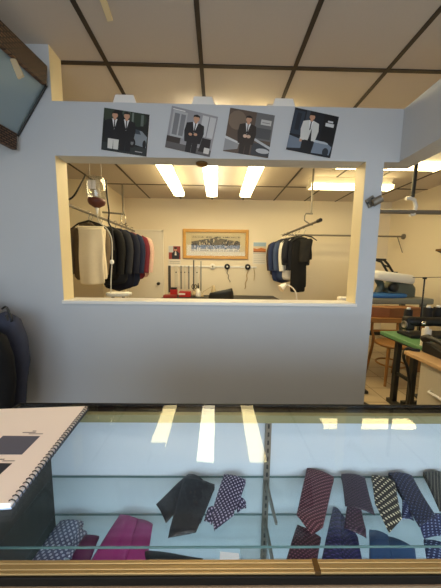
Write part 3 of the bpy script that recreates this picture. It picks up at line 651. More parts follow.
# white lamp, right garments
t = thing('gooseneck_lamp', 'white gooseneck lamp in front of the right-hand garments', 'lamp', (1.0750, 3.3000, 0.9652))
wl = 3.3
pts = spline([(1.0968, 3.3000, 0.7998), (1.0791, 3.3000, 1.0201), (1.0408, 3.3000, 1.1082), (0.9704, 3.3000, 1.1616), (0.9162, 3.3000, 1.1609)])
MB().tube(pts, .009, 8).build('neck', M['white'], t)
a0 = V(0.9289, 3.3000, 1.1814); a1 = V(0.8518, 3.2800, 1.1214)
MB().tube([a0, a0.lerp(a1, .35), a1], [.018, .032, .052], 16).build('shade', M['white'], t)
bs = V(1.0968, 3.3000, 0.7998); MB().lathe((bs.x, bs.y, .84), [(.07, 0), (.07, .02), (.015, .03), (.012, bs.z-.84)], 16).build('base', M['white'], t)
t = thing('cutting_table', 'low cutting table below the right-hand garments, behind the sill', 'table', (1.2, 3.2, 0))
MB().box((.55, 2.95, .79), (1.9, 3.55, .84)).build('table_top', M['lightwood'], t, bevel=.005)
for x in (.6, 1.85):
    for y in (3.0, 3.5): MB().box((x-.03, y-.03, 0), (x+.03, y+.03, .79)).build('leg', M['oak'], t)
c = V(1.6916, 3.2000, 0.9999)
small('folded_cloth', 'small white folded cloth at the opening\'s lower right corner', 'cloth', MB().box((c.x-.09, c.y-.05, .84), (c.x+.07, c.y+.05, c.z+.03)), M['pad_white'], bevel=.02)

# ---------------------------------------------------------------- right-hand workroom
# clothes press
t = thing('clothes_press', 'grey-green clothes press with white padded head and blue buck', 'press', (2.6, 3.75, 0))
def oval(x0, x1, yc, wy, z0, z1, m, name, tip=.5):
    n = 28; rings = []
    for z, s in ((z0, .93), (z0+(z1-z0)*.25, 1), (z0+(z1-z0)*.75, 1), (z1, .9)):
        r = []
        for k in range(n):
            a = 2*PI*k/n; cx, cy = math.cos(a), math.sin(a)
            r.append(((x0+x1)/2+s*(x1-x0)/2*math.copysign(abs(cx)**.7, cx), yc+s*wy*math.copysign(abs(cy)**.8, cy)*(1-.15*cx), z-tip*(x0+s*(x1-x0)*(.5+.5*math.copysign(abs(cx)**.7, cx))-x0)))
        rings.append(r)
    MB().loft(rings).build(name, m, t, bevel=.01)
oval(2.16, 2.89, 3.60, .17, 1.255, 1.385, M['pad_white'], 'press_head', .11)
oval(2.14, 2.80, 3.60, .16, .985, 1.045, M['pad_blue'], 'buck_pad', .0)
MB().box((2.12, 3.43, .90), (3.10, 3.95, .985)).build('buck_bed', M['tray'], t, bevel=.02)
MB().tube(spline([(2.45, 3.72, 1.0), (2.5, 3.72, 1.14), (2.45, 3.70, 1.22), (2.40, 3.66, 1.27)]), [.05]*25, 12).build('lift_arm', M['press_green'], t)
MB().prism([(2.55, 3.62, .95), (2.98, 3.62, .95), (2.98, 3.62, 1.12), (2.90, 3.62, 1.22), (2.74, 3.62, 1.24), (2.66, 3.62, 1.16), (2.55, 3.62, 1.12)], (0, .3, 0)).build('machine_body', M['press_green'], t, bevel=.03)
MB().lathe((2.60, 3.61, 1.13), [(.065, 0), (.065, .05), (.03, .06)], 18, axis='y').build('pivot_knob', M['dark_metal'], t)
for x in (2.2, 3.0):
    for y in (3.5, 3.9): MB().box((x-.03, y-.03, 0), (x+.03, y+.03, .90)).build('leg', M['press_green'], t)
MB().tube([(2.50, 3.60, 1.36), (2.40, 3.60, 1.50), (2.30, 3.60, 1.53)], .016, 8).tube([(2.58, 3.60, 1.36), (2.50, 3.60, 1.47), (2.44, 3.60, 1.525)], .016, 8).tube([(2.31, 3.60, 1.535), (2.46, 3.60, 1.53)], .018, 8).tube([(2.42, 3.6, 1.46), (2.52, 3.6, 1.43)], .012, 8).box((2.34, 3.55, 1.33), (2.62, 3.65, 1.36)).build('handle', M['black'], t)
# wooden table + box under the buck
t = thing('wooden_bench', 'low wooden bench carrying a brown box behind the chair', 'bench', (2.4, 3.28, 0))
MB().box((2.0, 3.19, .70), (2.80, 3.40, .745)).build('bench_top', M['oak'], t, bevel=.004)
for x in (2.03, 2.77):
    for y in (3.21, 3.38): MB().box((x-.02, y-.02, 0), (x+.02, y+.02, .70)).build('leg', M['oak'], t)
t = thing('wooden_box', 'brown box lying on the bench below the blue press pad', 'box', (2.3, 3.3, .745))
q = [(2.31, 3.20), (2.78, 3.26), (2.72, 3.40), (2.02, 3.40), (2.0, 3.34)]
MB().prism([(x, y, .745) for x, y in q], (0, 0, .13)).build('body', wood('brown_box_wood', (150, 92, 48), (112, 66, 34), 5), t, bevel=.006)
MB().prism([((x-2.35)*1.02+2.35, (y-3.3)*1.03+3.3, .875) for x, y in q], (0, 0, .012)).build('lid', M['cardboard'], t, bevel=.003)
# bentwood chair
t = thing('wooden_chair', 'honey-coloured wooden chair with round seat behind the sewing table', 'chair', (2.21, 2.95, 0))
cx, cy = 2.21, 2.95
MB().lathe((cx, cy, .46), [(.19, 0), (.205, .008), (.205, .028), (.19, .036), (.15, .03)], 28).build('seat', M['oak'], t)
for a, b in ((-.15, -.13), (.15, -.13)): MB().tube([(cx+a, cy+b, .46), (cx+a*1.18, cy+b*1.25, 0)], [.02, .015], 10).build('leg', M['oak'], t)
for a in (-.16, .16): MB().tube(spline([(cx+a*1.15, cy+.22, 0), (cx+a, cy+.15, .46), (cx+a*1.05, cy+.18, .60), (cx+a*1.05, cy+.185, .74)]), .016, 10).build('back_post', M['oak'], t)
MB().prism([(cx-.21, cy+.165, .70), (cx+.21, cy+.165, .70), (cx+.20, cy+.175, .765), (cx-.20, cy+.175, .765)], (0, .022, 0)).build('top_rail', M['oak'], t, bevel=.006)
MB().prism([(cx-.17, cy+.165, .58), (cx+.17, cy+.165, .58), (cx+.17, cy+.168, .61), (cx-.17, cy+.168, .61)], (0, .016, 0)).build('back_slat', M['oak'], t, bevel=.004)
rg = [(cx+.16*math.cos(2*PI*i/24), cy+.02+.16*math.sin(2*PI*i/24), .22) for i in range(25)]
MB().tube(rg, .011, 8).build('stretcher_ring', M['oak'], t)
# sewing table
t = thing('sewing_table', 'green-topped industrial sewing table on black legs', 'table', (2.2, 2.25, 0))
MB().box((1.69, 1.93, .735), (2.9, 2.46, .77)).build('table_top', M['green_top'], t, bevel=.006)
MB().box((1.688, 1.928, .728), (2.902, 2.462, .737)).build('edge_band', M['dark_metal'], t)
for y in (2.20, 2.41):
    MB().box((1.835, y-.022, .04), (1.88, y+.022, .735)).build('leg', M['dark_metal'], t)
    MB().box((2.80, y-.025, .04), (2.85, y+.025, .735)).build('leg', M['dark_metal'], t)
for x in (1.857, 2.825):
    MB().box((x-.03, 2.02, 0), (x+.03, 2.47, .04)).build('foot_bar', M['dark_metal'], t)
    MB().box((x-.012, 2.2, .33), (x+.012, 2.41, .36)).build('cross_bar', M['dark_metal'], t)
MB().box((1.88, 2.3, .04), (2.80, 2.34, .08)).build('stretcher', M['dark_metal'], t)
MB().prism([(2.0, 2.1, .08), (2.35, 2.1, .08), (2.35, 2.34, .14), (2.0, 2.34, .14)], (0, 0, .012)).build('treadle', M['dark_metal'], t)
MB().box((2.2, 2.15, .5), (2.5, 2.4, .728)).build('motor', M['black'], t, bevel=.03)
# sewing machine
bm = mat('black_gloss_enamel', (12, 12, 13), .5)
t = thing('sewing_machine', 'black industrial sewing machine on the green table', 'sewing machine', (2.1, 2.3, .77))
MB().box((1.80, 2.19, .77), (2.40, 2.38, .80)).build('bed', bm, t, bevel=.008)
MB().box((2.25, 2.25, .80), (2.38, 2.37, .95)).build('pillar', bm, t, bevel=.03, segs=3)
MB().loft([[(x, 2.31+w_*math.cos(2*PI*k/16), .905+h_*math.sin(2*PI*k/16)) for k in range(16)] for x, w_, h_ in ((1.83, .04, .04), (1.87, .05, .05), (2.1, .042, .042), (2.3, .055, .055), (2.40, .055, .055))]).build('arm', bm, t)
MB().box((1.81, 2.27, .82), (1.90, 2.35, .955)).build('head', bm, t, bevel=.02, segs=3)
MB().tube([(1.86, 2.31, .85), (1.86, 2.31, .80)], .007, 8).build('needle_bar', M['chrome'], t)
MB().box((1.847, 2.295, .80), (1.873, 2.325, .806)).build('presser_foot', M['chrome'], t)
MB().lathe((1.808, 2.29, .88), [(.036, 0), (.036, -.012), (.028, -.014), (.028, -.004)], 18, axis='x').build('faceplate_ring', M['steel'], t)
MB().lathe((2.405, 2.31, .905), [(.065, 0), (.07, .01), (.07, .03), (.05, .04)], 24, axis='x').build('hand_wheel', bm, t)
MB().lathe((1.95, 2.26, .90), [(.022, 0), (.022, .02), (.008, .03)], 14, axis='y').build('tension_dial', M['chrome'], t)
t = thing('thread_stand', 'tall black thread stand rising behind the sewing machine', 'thread stand', (2.07, 2.43, .77))
MB().lathe((2.075, 2.43, .77), [(.035, 0), (.035, .01), (.012, .015)], 14).tube([(2.075, 2.43, .77), (2.07, 2.43, 1.325)], .007, 8).build('rod', M['black'], t)
MB().tube([(1.95, 2.43, 1.325), (2.36, 2.43, 1.335)], .0035, 6).lathe((2.07, 2.43, 1.31), [(.018, 0), (.018, .02)], 10).build('thread_guide', M['black'], t)
MB().tube([(1.90, 2.43, .892), (2.32, 2.43, .892)], .010, 8).lathe((2.08, 2.43, .88), [(.018, 0), (.018, .022)], 10).build('spool_arm', M['steel'], t)
for x in (1.94, 2.14, 2.24): MB().lathe((x, 2.43, .896), [(.045, 0), (.045, .006), (.004, .007), (.004, .12)], 16).build('spool_tray', M['black'], t)
def spool(x, y, z, m, label, h=.11, r=.04, tp=.6):
    s = thing('thread_spool', label, 'spool', (x, y, z), 'thread spools at the sewing table')
    MB().lathe((x, y, z), [(r, 0), (r, .006), (r*.9, .012), (r*(tp+.06), h-.01), (r*tp, h)], 18).build('thread', m, s)
    MB().lathe((x, y, z+h), [(r*.4, 0), (r*.36, .02), (r*.1, .02)], 12).build('cone', M['white'] if m is not M['black'] else M['dark_metal'], s)
blk = mat('black_thread', (22, 21, 22), .8)
spool(1.94, 2.43, .903, blk, 'black thread cone on the stand, left of the rod', .10, .042, .8)
spool(2.09+.05, 2.43, .903, blk, 'black thread cone on the stand, just right of the rod', .12, .046, .8)
spool(2.24, 2.43, .903, blk, 'black thread cone at the right end of the stand', .125, .046, .8)
spool(1.755, 1.985, .77, mat('white_thread', (222, 214, 196), .8), 'white thread cone standing on the green table by the phone', .145, .036, .86)
# reception desk and phone
t = thing('desk', 'beige desk with light wood top at the right edge', 'desk', (1.85, 1.35, 0))
MB().box((1.50, .80, .735), (2.2, 1.885, .765)).build('desk_top', M['lightwood'], t, bevel=.006)
MB().box((1.535, .85, .05), (2.15, 1.755, .735)).build('cabinet', M['beige'], t, bevel=.006)
MB().box((1.527, .95, .42), (1.535, 1.70, .70)).build('drawer', M['beige'], t, bevel=.003)
MB().tube([(1.527, 1.64, .55), (1.505, 1.63, .55), (1.505, 1.46, .55), (1.527, 1.45, .55)], .010, 8).build('drawer_handle', M['white'], t)
MB().box((1.56, .88, 0), (2.12, 1.73, .05)).build('plinth', M['dark_metal'], t)
t = thing('telephone', 'black desk telephone with handset on the desk\'s end', 'telephone', (1.68, 1.68, .765))
MB().prism([(1.620, 1.56, .765), (1.620, 1.86, .765), (1.620, 1.86, .845), (1.620, 1.80, .85), (1.620, 1.56, .79)], (.25, 0, 0)).build('base', M['black'], t, bevel=.008)
kb = MB()
for i in range(4):
    for j in range(3): kb.box((1.715+j*.032, 1.59+i*.042, .792+i*.0105), (1.737+j*.032, 1.615+i*.042, .802+i*.0105))
kb.build('keypad', M['dark_metal'], t, bevel=.002)
MB().tube(spline([(1.620, 1.57, .825), (1.620, 1.60, .85), (1.620, 1.70, .885), (1.620, 1.80, .89), (1.620, 1.85, .87)]), [.026]*8+[.019]*16+[.028]*9, 12).build('handset', M['black'], t)
tag(MB().tube(spline([(1.60, 1.85, .777), (1.56, 1.87, .777), (1.53, 1.895, .775), (1.52, 1.905, .70), (1.56, 1.90, .60), (1.58, 1.88, .42), (1.62, 1.95, .2), (1.66, 2.05, .02), (1.60, 2.3, .012), (1.5, 2.5, .012)]), .011, 8).build('phone_cable', M['black']), 'black cable hanging over the light wood desk end', 'cord')
tag(MB().tube(spline([(1.60, 2.62, .012), (1.66, 2.75, .012), (1.72, 2.70, .012), (1.62, 2.86, .012), (1.75, 2.92, .012), (1.55, 3.05, .012)]), .010, 8).build('floor_cable', M['black']), 'tangled black cable on the tiled floor by the table leg', 'cord')
small('foot_pedal', 'small black foot pedal on the floor near the table leg', 'pedal', MB().prism([(1.60, 2.60, 0), (1.72, 2.60, 0), (1.72, 2.75, 0), (1.60, 2.75, 0)], (0, 0, .035)), M['black'], bevel=.01)
t = thing('wall_shelf', 'short brown shelf bracket on the right wall', 'shelf', (RW-.1, 4.0, 1.6))
sp = (3.3800, 3.7828, 1.6976)
MB().box((RW-.12, sp[1]-.5, sp[2]-.02), (RW, sp[1], sp[2]+.012)).build('board', M['gold_dark'], t, bevel=.003)
MB().prism([(RW, sp[1], sp[2]-.02), (RW-.10, sp[1], sp[2]-.02), (RW, sp[1], sp[2]-.06)], (0, -.02, 0)).build('bracket', M['dark_metal'], t)

# ---------------------------------------------------------------- coat at the far left
jacket_l = jacket(-1.46, 1.45, 1.265, -.05, cl('dark_blue_coat_cloth', (62, 66, 82)), 'dark blue jacket hanging on the wall left of the counter', .86, 1.18, sl=.62, lapel=cl('dark_lining_cloth', (24, 25, 32)))
jacket_l['group'] = 'coats at the left wall'
hg = hanger(-1.44, 1.45, 1.265, 'hanger under the dark blue jacket left of the counter', -.05)
c2 = jacket(-1.385, 1.26, 1.21, .1, blackw, 'black jacket hanging in front of the dark blue one at the left edge', .74, 1.0, sl=.5, lapel=blackw); c2['group'] = 'coats at the left wall'
t = thing('coat_rack', 'dark coat rack arm behind the left coats', 'coat rack', (-1.53, 1.4, 0))
MB().tube([(-1.555, PY-.015, 1.27), (-1.20, 1.08, 1.20)], .012, 10).build('arm', M['dark_metal'], t)
MB().lathe((-1.56, PY-.002, 1.27), [(.04, 0), (.04, .014)], 14, axis='y').build('wall_plate', M['dark_metal'], t)
tag(MB().tube(spline([(-1.2248, 1.4000, 1.1557), (-1.2012, 1.4000, 1.1676), (-1.1845, 1.4000, 1.1330), (-1.1737, 1.4000, 1.0923), (-1.1917, 1.4000, 1.0804), (-1.2052, 1.4000, 1.1212)]), .006, 8).build('strap_loop', M['black']), 'black strap loop hanging at the dark blue jacket\'s shoulder', 'strap')

# ---------------------------------------------------------------- glass display counter
GZ = .994; YB = .735; YF = .312; XL = -.60; XR = 1.42; SA = .734; SB = .595
t = thing('display_counter', 'glass-topped display counter with gold and black front rail full of ties', 'display case', (.4, .5, 0))
def part(name, mb, m, **k): return mb.build(name, m, t, **k)
part('glass_top', MB().box((XL+.012, YF+.004, GZ-.006), (XR, .709, GZ)), M['glass'])
f = MB(); f.box((XL, .690, GZ-.024), (XR, .718, GZ-.007)); f.box((XL, .709, GZ-.007), (XR, .718, GZ+.0015)); f.box((XL, .690, GZ-.030), (XR, YB+.018, GZ-.024))
part('back_rail', f, M['black_frame'], bevel=.003)
part('inner_trim', MB().box((XL+.07, .674, GZ-.034), (XR, .690, GZ-.010)), mat('olive_trim', (132, 128, 92), .5))
part('side_rail', MB().box((XL, YF, GZ-.035), (XL+.035, .70, GZ-.007)).box((XL, YF, GZ-.007), (XL+.012, .709, GZ+.0015)), M['black_frame'], bevel=.003)
gr = MB(); gr.box((XL, YF-.007, GZ-.003), (XR, YF-.0025, GZ+.003)); gr.box((XL, YF-.013, GZ-.003), (XR, YF-.007, GZ+.0018)); gr.box((XL, YF-.017, GZ-.003), (XR, YF-.013, GZ+.0006))
part('gold_rail', gr, M['gold'], bevel=.0008)
part('rail_joint', MB().box((.142, YF-.0175, GZ-.0028), (.150, YF-.002, GZ+.0036)), M['gold_dark'])
part('front_rail', MB().box((XL, YF-.019, GZ-.017), (XR, YF-.004, GZ-.0033)), M['black_frame'], bevel=.001)
part('lower_front_trim', MB().box((XL, YF-.021, GZ-.06), (XR, YF-.006, GZ-.0175)), mat('beige_laminate', (150, 130, 106), .5), bevel=.001)
part('front_glass', MB().box((XL+.02, YF-.012, .42), (XR, YF-.006, GZ-.0605)), M['shelf_glass'])
part('back_panel', MB().box((XL+.0, YB, .05), (XR, YB+.02, GZ-.03)), M['blue_felt'])
part('end_panel', MB().box((XL, YF, .05), (XL+.07, YB, GZ-.036)), M['dark_lining'])
part('deck', MB().box((XL+.07, YF, .38), (XR, YB, .42)), M['blue_felt'])
part('base', MB().box((XL, YF-.03, 0), (XR, YB+.02, .38)), M['black_frame'], bevel=.004)
part('right_panel', MB().box((XR, YF-.03, 0), (XR+.05, YB+.02, GZ)), M['black_frame'])
M['tube'] = emit('added_case_tube', (225, 238, 255), 22.0)
part('added_tube_lamp', MB().tube([(XL+.12, .328, .952), (XR-.05, .328, .952)], .008, 10), M['tube'])  # unseen tube added under the front rail to brighten the case lining
part('added_batten', MB().box((XL+.10, YF-.005, .940), (XR-.03, .319, .972)), M['housing'])  # mount for the added tube, also out of view
def shelf(z, yf):
    s = MB().box((XL+.072, yf, z-.006), (XR-.01, YB-.002, z)).build('glass_shelf', M['shelf_glass'], t)
    MB().box((XL+.072, yf-.0015, z-.006), (XR-.01, yf, z)).box((XL+.072, YB-.004, z-.006), (XR-.01, YB-.0025, z)).build('shelf_edge', M['glass_edge'], s)
shelf(SA, .530); shelf(SB, .40)
for x in (.169, 1.2):
    sd = MB().box((x-.009, YB-.012, .43), (x+.009, YB, GZ-.035)); part('shelf_standard', sd, M['steel'])
    sl_ = MB()
    for i in range(18): sl_.box((x-.003, YB-.0125, .46+i*.028), (x+.003, YB-.0119, .475+i*.028))
    part('standard_slots', sl_, M['black'])
    for z, yf in ((SA, .59), (SB, .44)):
        MB().prism([(x-.003, YB-.012, z-.007), (x-.003, yf, z-.007), (x-.003, yf, z-.014), (x-.003, YB-.012, z-.04)], (.006, 0, 0)).build('shelf_bracket', M['steel'], t)

# ---------------------------------------------------------------- ties
def blade(A, B, C, D, E, rows=18, cols=12, under=True, zr=.0, mb=None, curl=.008):
    """a folded tie: a flat strip from its folded end A-B to its shoulders E-C and point D, turned under at the fold"""
    A, B, C, D, E = [V(*p) if p is not None else None for p in (A, B, C, D, E)]
    wdt = (B-A).length; ln = ((A+B)/2-(C+E)/2).length
    P = []; U = []
    back = ((A+B)/2-(C+E)/2); back.z = 0; back.normalize()
    def row(s, zoff, inset=0, shift=0):
        a = A.lerp(E, s); b = B.lerp(C, s); r = []; u_ = []
        for j in range(cols+1):
            u = j/cols; uu = inset+(1-2*inset)*u
            q = a.lerp(b, uu); q = q+V(0, 0, zoff+.006*(1-(2*u-1)**2)*(1 if zoff >= 0 else .2)+.0022*math.sin(5*s+2.2*u)); q += back*shift
            r.append(q); u_.append((uu*wdt, -s*ln))
        return r, u_
    if under:
        for s in (.75, .5, .25, .08):
            zz = A.lerp(E, s).z
            r, u_ = row(s, -(zz-BASE)+.001, .03); P.append(r); U.append([(x+.31, y+.17) for x, y in u_])
        for k in range(1, 5):
            q = PI*k/5; h = A.z-BASE
            r, u_ = row(0, -h*(.5+.5*math.cos(q)), .01, curl*math.sin(q)); P.append(r); U.append([(x, .05*(1-k/5)) for x, y in u_])
    for i in range(rows+1):
        r, u_ = row(i/rows, 0); P.append(r); U.append(u_)
    if D is not None:
        for k in range(1, 5):
            s = k/4; r = []; u_ = []
            for j in range(cols+1):
                u = j/cols; q = E.lerp(C, u)
                q = q.lerp(D, s)+V(0, 0, .006*(1-(2*u-1)**2)*(1-s)); r.append(q); u_.append((u*wdt*(1-s)+wdt*.5*s, -ln-(D-(E+C)/2).length*s))
            P.append(r); U.append(u_)
    mb = mb or MB(); mb.grid(P, 0, U); return mb
BASE = SA
def tie(label, m, pts, tail=None, tm=None, base=None):
    global BASE
    BASE = base
    t = thing('necktie', label, 'necktie', (pts[3] or pts[2])[:2]+(base,), 'neckties in the display counter')
    blade(*pts).build('blade', m, t, solid=-.0025, subsurf=0)
    if tail:
        for tl in (tail if isinstance(tail[0], list) else [tail]):
            blade(*tl, rows=8, under=False).build('tail', tm or m, t, solid=-.003)
    return t
burg = pattern('burgundy_dotted_silk', (58, 24, 34), (150, 106, 114), .0076, .24, (1.3, .8), 30)
burg2 = pattern('dark_burgundy_dotted_silk', (48, 22, 32), (120, 74, 90), .0076, .24, (1.2, .8), 25)
purp = stripes('dark_plum_silk', (34, 26, 38), (60, 46, 62), .006, .5, 50)
purp2 = pattern('plum_tail_silk', (40, 30, 42), (96, 72, 90), .007, .25)
dash = pattern('black_silk_cream_dashes', (34, 32, 29), (220, 212, 182), .0112, .24, (1.1, .85), 28)
nav = pattern('navy_microdot_silk', (30, 36, 56), (80, 92, 126), .0080, .2, (1.4, .9), 35)
nav2 = pattern('navy_bright_dot_silk', (30, 40, 78), (140, 154, 186), .0085, .22, (1.5, .8), 10)
navp = pattern('navy_purple_silk', (34, 34, 66), (72, 64, 116), .0085, .25, (1.4, .8), 30)
tealb = mat('plain_steel_blue_silk', (36, 66, 102), .5, var=.06, vscale=80)
blackt = mat('black_satin', (27, 28, 31), .45, var=.15, vscale=60, bump=.2, bscale=120)
brocade = pattern('purple_medallion_silk', (46, 42, 66), (176, 168, 186), .0088, .26, (1, 1), 45)
greyp = pattern('grey_blue_lattice_silk', (84, 86, 108), (178, 180, 194), .0098, .31, (1, 1), 45)
mag = mat('magenta_satin', (140, 38, 98), .42, var=.08, vscale=40); magd = mat('deep_magenta_satin', (86, 28, 66), .45)
dstripe = stripes('black_silk_grey_stripes', (36, 38, 40), (104, 104, 96), .009, .28, 20)
H = .020; h = .008
tie('black satin tie folded in a wide inverted V near the counter\'s middle', blackt, [(-0.0969, 0.7036, 0.7570), (-0.0006, 0.6736, 0.7570), (-0.0460, 0.5503, 0.7450), (-0.1151, 0.5413, 0.7420), (-0.1145, 0.5648, 0.7450)], [(-0.0863, 0.7202, 0.7520), (-0.0369, 0.6980, 0.7520), (-0.1276, 0.5777, 0.7400), None, (-0.1675, 0.6328, 0.7400)], blackt, SA)
tie('dark purple tie with white medallions right of the black satin tie', brocade, [(0.0292, 0.7131, 0.7570), (0.0954, 0.6912, 0.7570), (0.0517, 0.5928, 0.7450), (0.0006, 0.5583, 0.7420), (-0.0093, 0.6010, 0.7450)], [[(0.0634, 0.6539, 0.7420), (0.0909, 0.6353, 0.7420), (0.0908, 0.6213, 0.7380), None, (0.0630, 0.6099, 0.7380)], [(-0.0181, 0.6186, 0.7410), (0.0044, 0.6157, 0.7410), (-0.0059, 0.5755, 0.7380), None, (-0.0278, 0.5883, 0.7380)]], None, SA)
tie('burgundy tie with pale dots, the upper of two burgundy ones', burg, [(0.3036, 0.7357, 0.7600), (0.3776, 0.7024, 0.7570), (0.2829, 0.5617, 0.7450), (0.2471, 0.5463, 0.7420), (0.2253, 0.5980, 0.7450)], None, None, SA)
tie('plain dark plum tie with a folded-out tail below', purp, [(0.4082, 0.7156, 0.7570), (0.4757, 0.7007, 0.7570), (0.4399, 0.5937, 0.7450), None, (0.3726, 0.6235, 0.7450)], [(0.3790, 0.6242, 0.7410), (0.4160, 0.6183, 0.7410), (0.3967, 0.5624, 0.7380), (0.3865, 0.5434, 0.7380), (0.3426, 0.5699, 0.7380)], purp2, SA)
tie('black tie with rows of cream dashes', dash, [(0.5045, 0.7120, 0.7570), (0.5600, 0.6845, 0.7570), (0.5076, 0.5843, 0.7450), (0.4488, 0.5506, 0.7420), (0.4629, 0.6294, 0.7450)], None, None, SA)
tie('navy micro-dotted tie with a brighter folded tail', nav, [(0.5671, 0.7198, 0.7570), (0.6323, 0.7084, 0.7570), (0.6058, 0.5868, 0.7450), None, (0.5393, 0.5662, 0.7450)], [[(0.5489, 0.5842, 0.7420), (0.6267, 0.6003, 0.7420), (0.6026, 0.5476, 0.7380), None, (0.5348, 0.5442, 0.7380)], [(0.5509, 0.6413, 0.7420), (0.5604, 0.6232, 0.7420), (0.5417, 0.5850, 0.7380), None, (0.5149, 0.5930, 0.7380)]], nav2, SA)
tie('black tie with grey diagonal stripes at the right edge', dstripe, [(0.6844, 0.7239, 0.7570), (0.7502, 0.7162, 0.7570), (0.6940, 0.5948, 0.7450), (0.6519, 0.5636, 0.7420), (0.6207, 0.5763, 0.7450)], None, None, SA)
tie('grey-blue lattice tie at the counter\'s left end', greyp, [(-0.4807, 0.6859, 0.6220), (-0.4110, 0.6828, 0.6220), (-0.4103, 0.5899, 0.6070), (-0.4226, 0.5327, 0.6050), (-0.5027, 0.5902, 0.6070)], [(-0.4458, 0.6879, 0.6020), (-0.3855, 0.6675, 0.6020), (-0.3951, 0.6003, 0.5990), None, (-0.4399, 0.6099, 0.5990)], None, SB)
tie('bright magenta satin tie folded double beside the lattice tie', mag, [(-0.3043, 0.7061, 0.6200), (-0.2402, 0.6904, 0.6200), (-0.2433, 0.5803, 0.6070), None, (-0.3426, 0.5852, 0.6070)], [(-0.2531, 0.7004, 0.6120), (-0.1915, 0.6835, 0.6120), (-0.1849, 0.5837, 0.6020), None, (-0.2502, 0.5839, 0.6020)], None, SB)
tie('deep magenta tie half hidden under the bright magenta one', magd, [(-0.3902, 0.6543, 0.6080), (-0.3459, 0.6487, 0.6080), (-0.3428, 0.5849, 0.6010), None, (-0.4024, 0.5942, 0.6010)], None, None, SB)
tie('dark burgundy dotted tie below the upper burgundy one', burg2, [(0.2583, 0.6763, 0.6180), (0.3175, 0.6380, 0.6180), (0.2777, 0.5742, 0.6070), None, (0.1917, 0.5789, 0.6070)], None, None, SB)
tie('navy purple tie lying below the plum tie', navp, [(0.3985, 0.7338, 0.6180), (0.4154, 0.7136, 0.6180), (0.3491, 0.5746, 0.6060), None, (0.2908, 0.5793, 0.6060)], [(0.4179, 0.7241, 0.6100), (0.4333, 0.6455, 0.6100), (0.4114, 0.5772, 0.6020), None, (0.3398, 0.5775, 0.6020)], None, SB)
tie('plain steel blue tie lying below the cream-dashed tie', tealb, [(0.4773, 0.6613, 0.6180), (0.5230, 0.6443, 0.6180), (0.4941, 0.5697, 0.6060), None, (0.4204, 0.5700, 0.6060)], [(0.5251, 0.6508, 0.6100), (0.5832, 0.6161, 0.6100), (0.5570, 0.5723, 0.6020), None, (0.4855, 0.5725, 0.6020)], None, SB)
tie('dark navy tie at the lower right edge of the counter', nav2, [(0.6279, 0.6380, 0.6120), (0.6821, 0.6246, 0.6120), (0.6448, 0.5662, 0.6040), None, (0.5793, 0.5664, 0.6040)], None, None, SB)
tie('black tie lying flat along the front, below the satin one', blackt, [(-0.1910, 0.6150, 0.6060), (-0.1678, 0.5808, 0.6060), (-0.0376, 0.5832, 0.6020), None, (-0.0304, 0.5994, 0.6020)], None, None, SB)
cd = [(0.0175, 0.6192, 0.5980), (0.0720, 0.6141, 0.5980), (0.0714, 0.5768, 0.5980), (0.0144, 0.5770, 0.5980)]
tag(MB().prism(cd, (0, 0, .002)).build('price_card', M['paper']), 'white card lying at the front below the medallion tie', 'card')
pk = [(0.0761, 0.6276, 0.6000), (0.1571, 0.6223, 0.6000), (0.1528, 0.5751, 0.6000), (0.0740, 0.5753, 0.6000)]
tag(MB().prism(pk, (0, 0, .008)).build('plastic_sleeve', M['clear']), 'crumpled clear plastic sleeve beside the white card', 'packet')

# ---------------------------------------------------------------- spiral swatch book on the glass
t = thing('swatch_book', 'open spiral-bound swatch book with white pages on the counter glass', 'book', (-.5, .55, GZ))
zt = GZ+.012
c1 = V(-0.3734, 0.6820, 1.0060); c2 = V(-0.3526, 0.3862, 1.0060); ax = (c2-c1); Lb = ax.length; ax.normalize(); pr_ = V(ax.y, -ax.x, 0)
if pr_.x > 0: pr_ = -pr_
c4 = c1+pr_*.30; c3 = c2+pr_*.30
def bq(u, v): return c1.lerp(c2, v)+pr_*(.30*u)
MB().prism([c1-V(0, 0, .012), c2-V(0, 0, .012), c3-V(0, 0, .012), c4-V(0, 0, .012)], (0, 0, .003)).build('back_cover', mat('blue_grey_cover', (120, 134, 160), .5), t)
pg = MB(); pg.prism([c1-V(0, 0, .009)+pr_*.002, c2-V(0, 0, .009)+pr_*.002, c3-V(0, 0, .009), c4-V(0, 0, .009)], (0, 0, .009))
pg.build('pages', mat('page_paper', (252, 240, 234), .7), t)
sw = mat('dark_blue_check_swatch', (92, 94, 112), .8, var=.15, vscale=400); tx = mat('grey_print', (150, 140, 140), .8)
def flat(name, cs, m): MB().prism([V(*p) for p in cs], (0, 0, .0006)).build(name, m, t)
flat('swatch_print', [(-0.5093, 0.5537, 1.0062), (-0.4210, 0.5531, 1.0062), (-0.4192, 0.4958, 1.0062), (-0.5025, 0.4956, 1.0062)], sw)
flat('swatch_print', [(-0.4993, 0.4725, 1.0062), (-0.4206, 0.4714, 1.0062), (-0.4224, 0.4342, 1.0062), (-0.4981, 0.4341, 1.0062)], mat('black_blue_swatch', (40, 44, 58), .8))
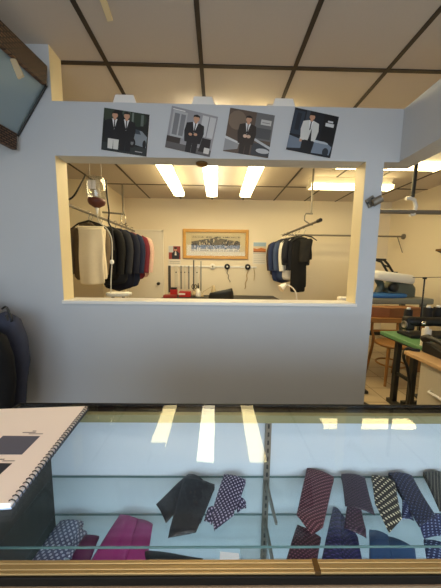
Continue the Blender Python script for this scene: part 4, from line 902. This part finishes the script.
for cs in ([(-0.4521, 0.5727, 1.0062), (-0.4435, 0.5727, 1.0062), (-0.4432, 0.5705, 1.0062), (-0.4517, 0.5704, 1.0062)], [(-0.4725, 0.5674, 1.0062), (-0.4410, 0.5676, 1.0062), (-0.4406, 0.5650, 1.0062), (-0.4720, 0.5649, 1.0062)], [(-0.4542, 0.5624, 1.0062), (-0.4205, 0.5626, 1.0062), (-0.4205, 0.5605, 1.0062), (-0.4540, 0.5603, 1.0062)],
           [(-0.4554, 0.4832, 1.0062), (-0.4450, 0.4833, 1.0062), (-0.4452, 0.4811, 1.0062), (-0.4556, 0.4811, 1.0062)], [(-0.4455, 0.4790, 1.0062), (-0.4206, 0.4790, 1.0062), (-0.4208, 0.4772, 1.0062), (-0.4456, 0.4771, 1.0062)]):
    MB().prism([V(*p) for p in cs], (0, 0, .0005)).build('caption_line', tx, t)
N = 34; sp_ = []
for i in range(N):
    o = c1+ax*(Lb*(i+.5)/N)
    for k in range(9):
        q = 2*PI*k/8; sp_.append(o+ax*(Lb/N*.35*k/8)+pr_*(.0065*math.cos(q)+.001)+V(0, 0, -.004+.0075*math.sin(q)))
MB().tube(sp_, .0011, 5).build('spiral_binding', M['black'], t)

# ---------------------------------------------------------------- camera
cam = bpy.data.cameras.new('camera'); co = bpy.data.objects.new('camera', cam); COL.objects.link(co)
cam.sensor_fit = 'VERTICAL'; cam.sensor_height = 24; cam.lens = 246.1072/588*24; cam.clip_start = .02; cam.clip_end = 50
co.matrix_world = Matrix.Translation((0, 0, 1.42)) @ Matrix(((0.999828,-0.011830,-0.014303),(-0.012835,0.116011,-0.993165),(0.013409,0.993177,0.115839))).to_4x4()
S.camera = co
S.view_settings.view_transform = 'Standard'; S.view_settings.look = 'None'; S.view_settings.exposure = 0; S.view_settings.gamma = 1
try: S.view_settings.use_curve_mapping = False
except Exception: pass
S.cycles.use_denoising = True
S.cycles.max_bounces = 10; S.cycles.diffuse_bounces = 5; S.cycles.transparent_max_bounces = 24; S.cycles.sample_clamp_indirect = 6
S.cycles.caustics_reflective = False; S.cycles.caustics_refractive = False
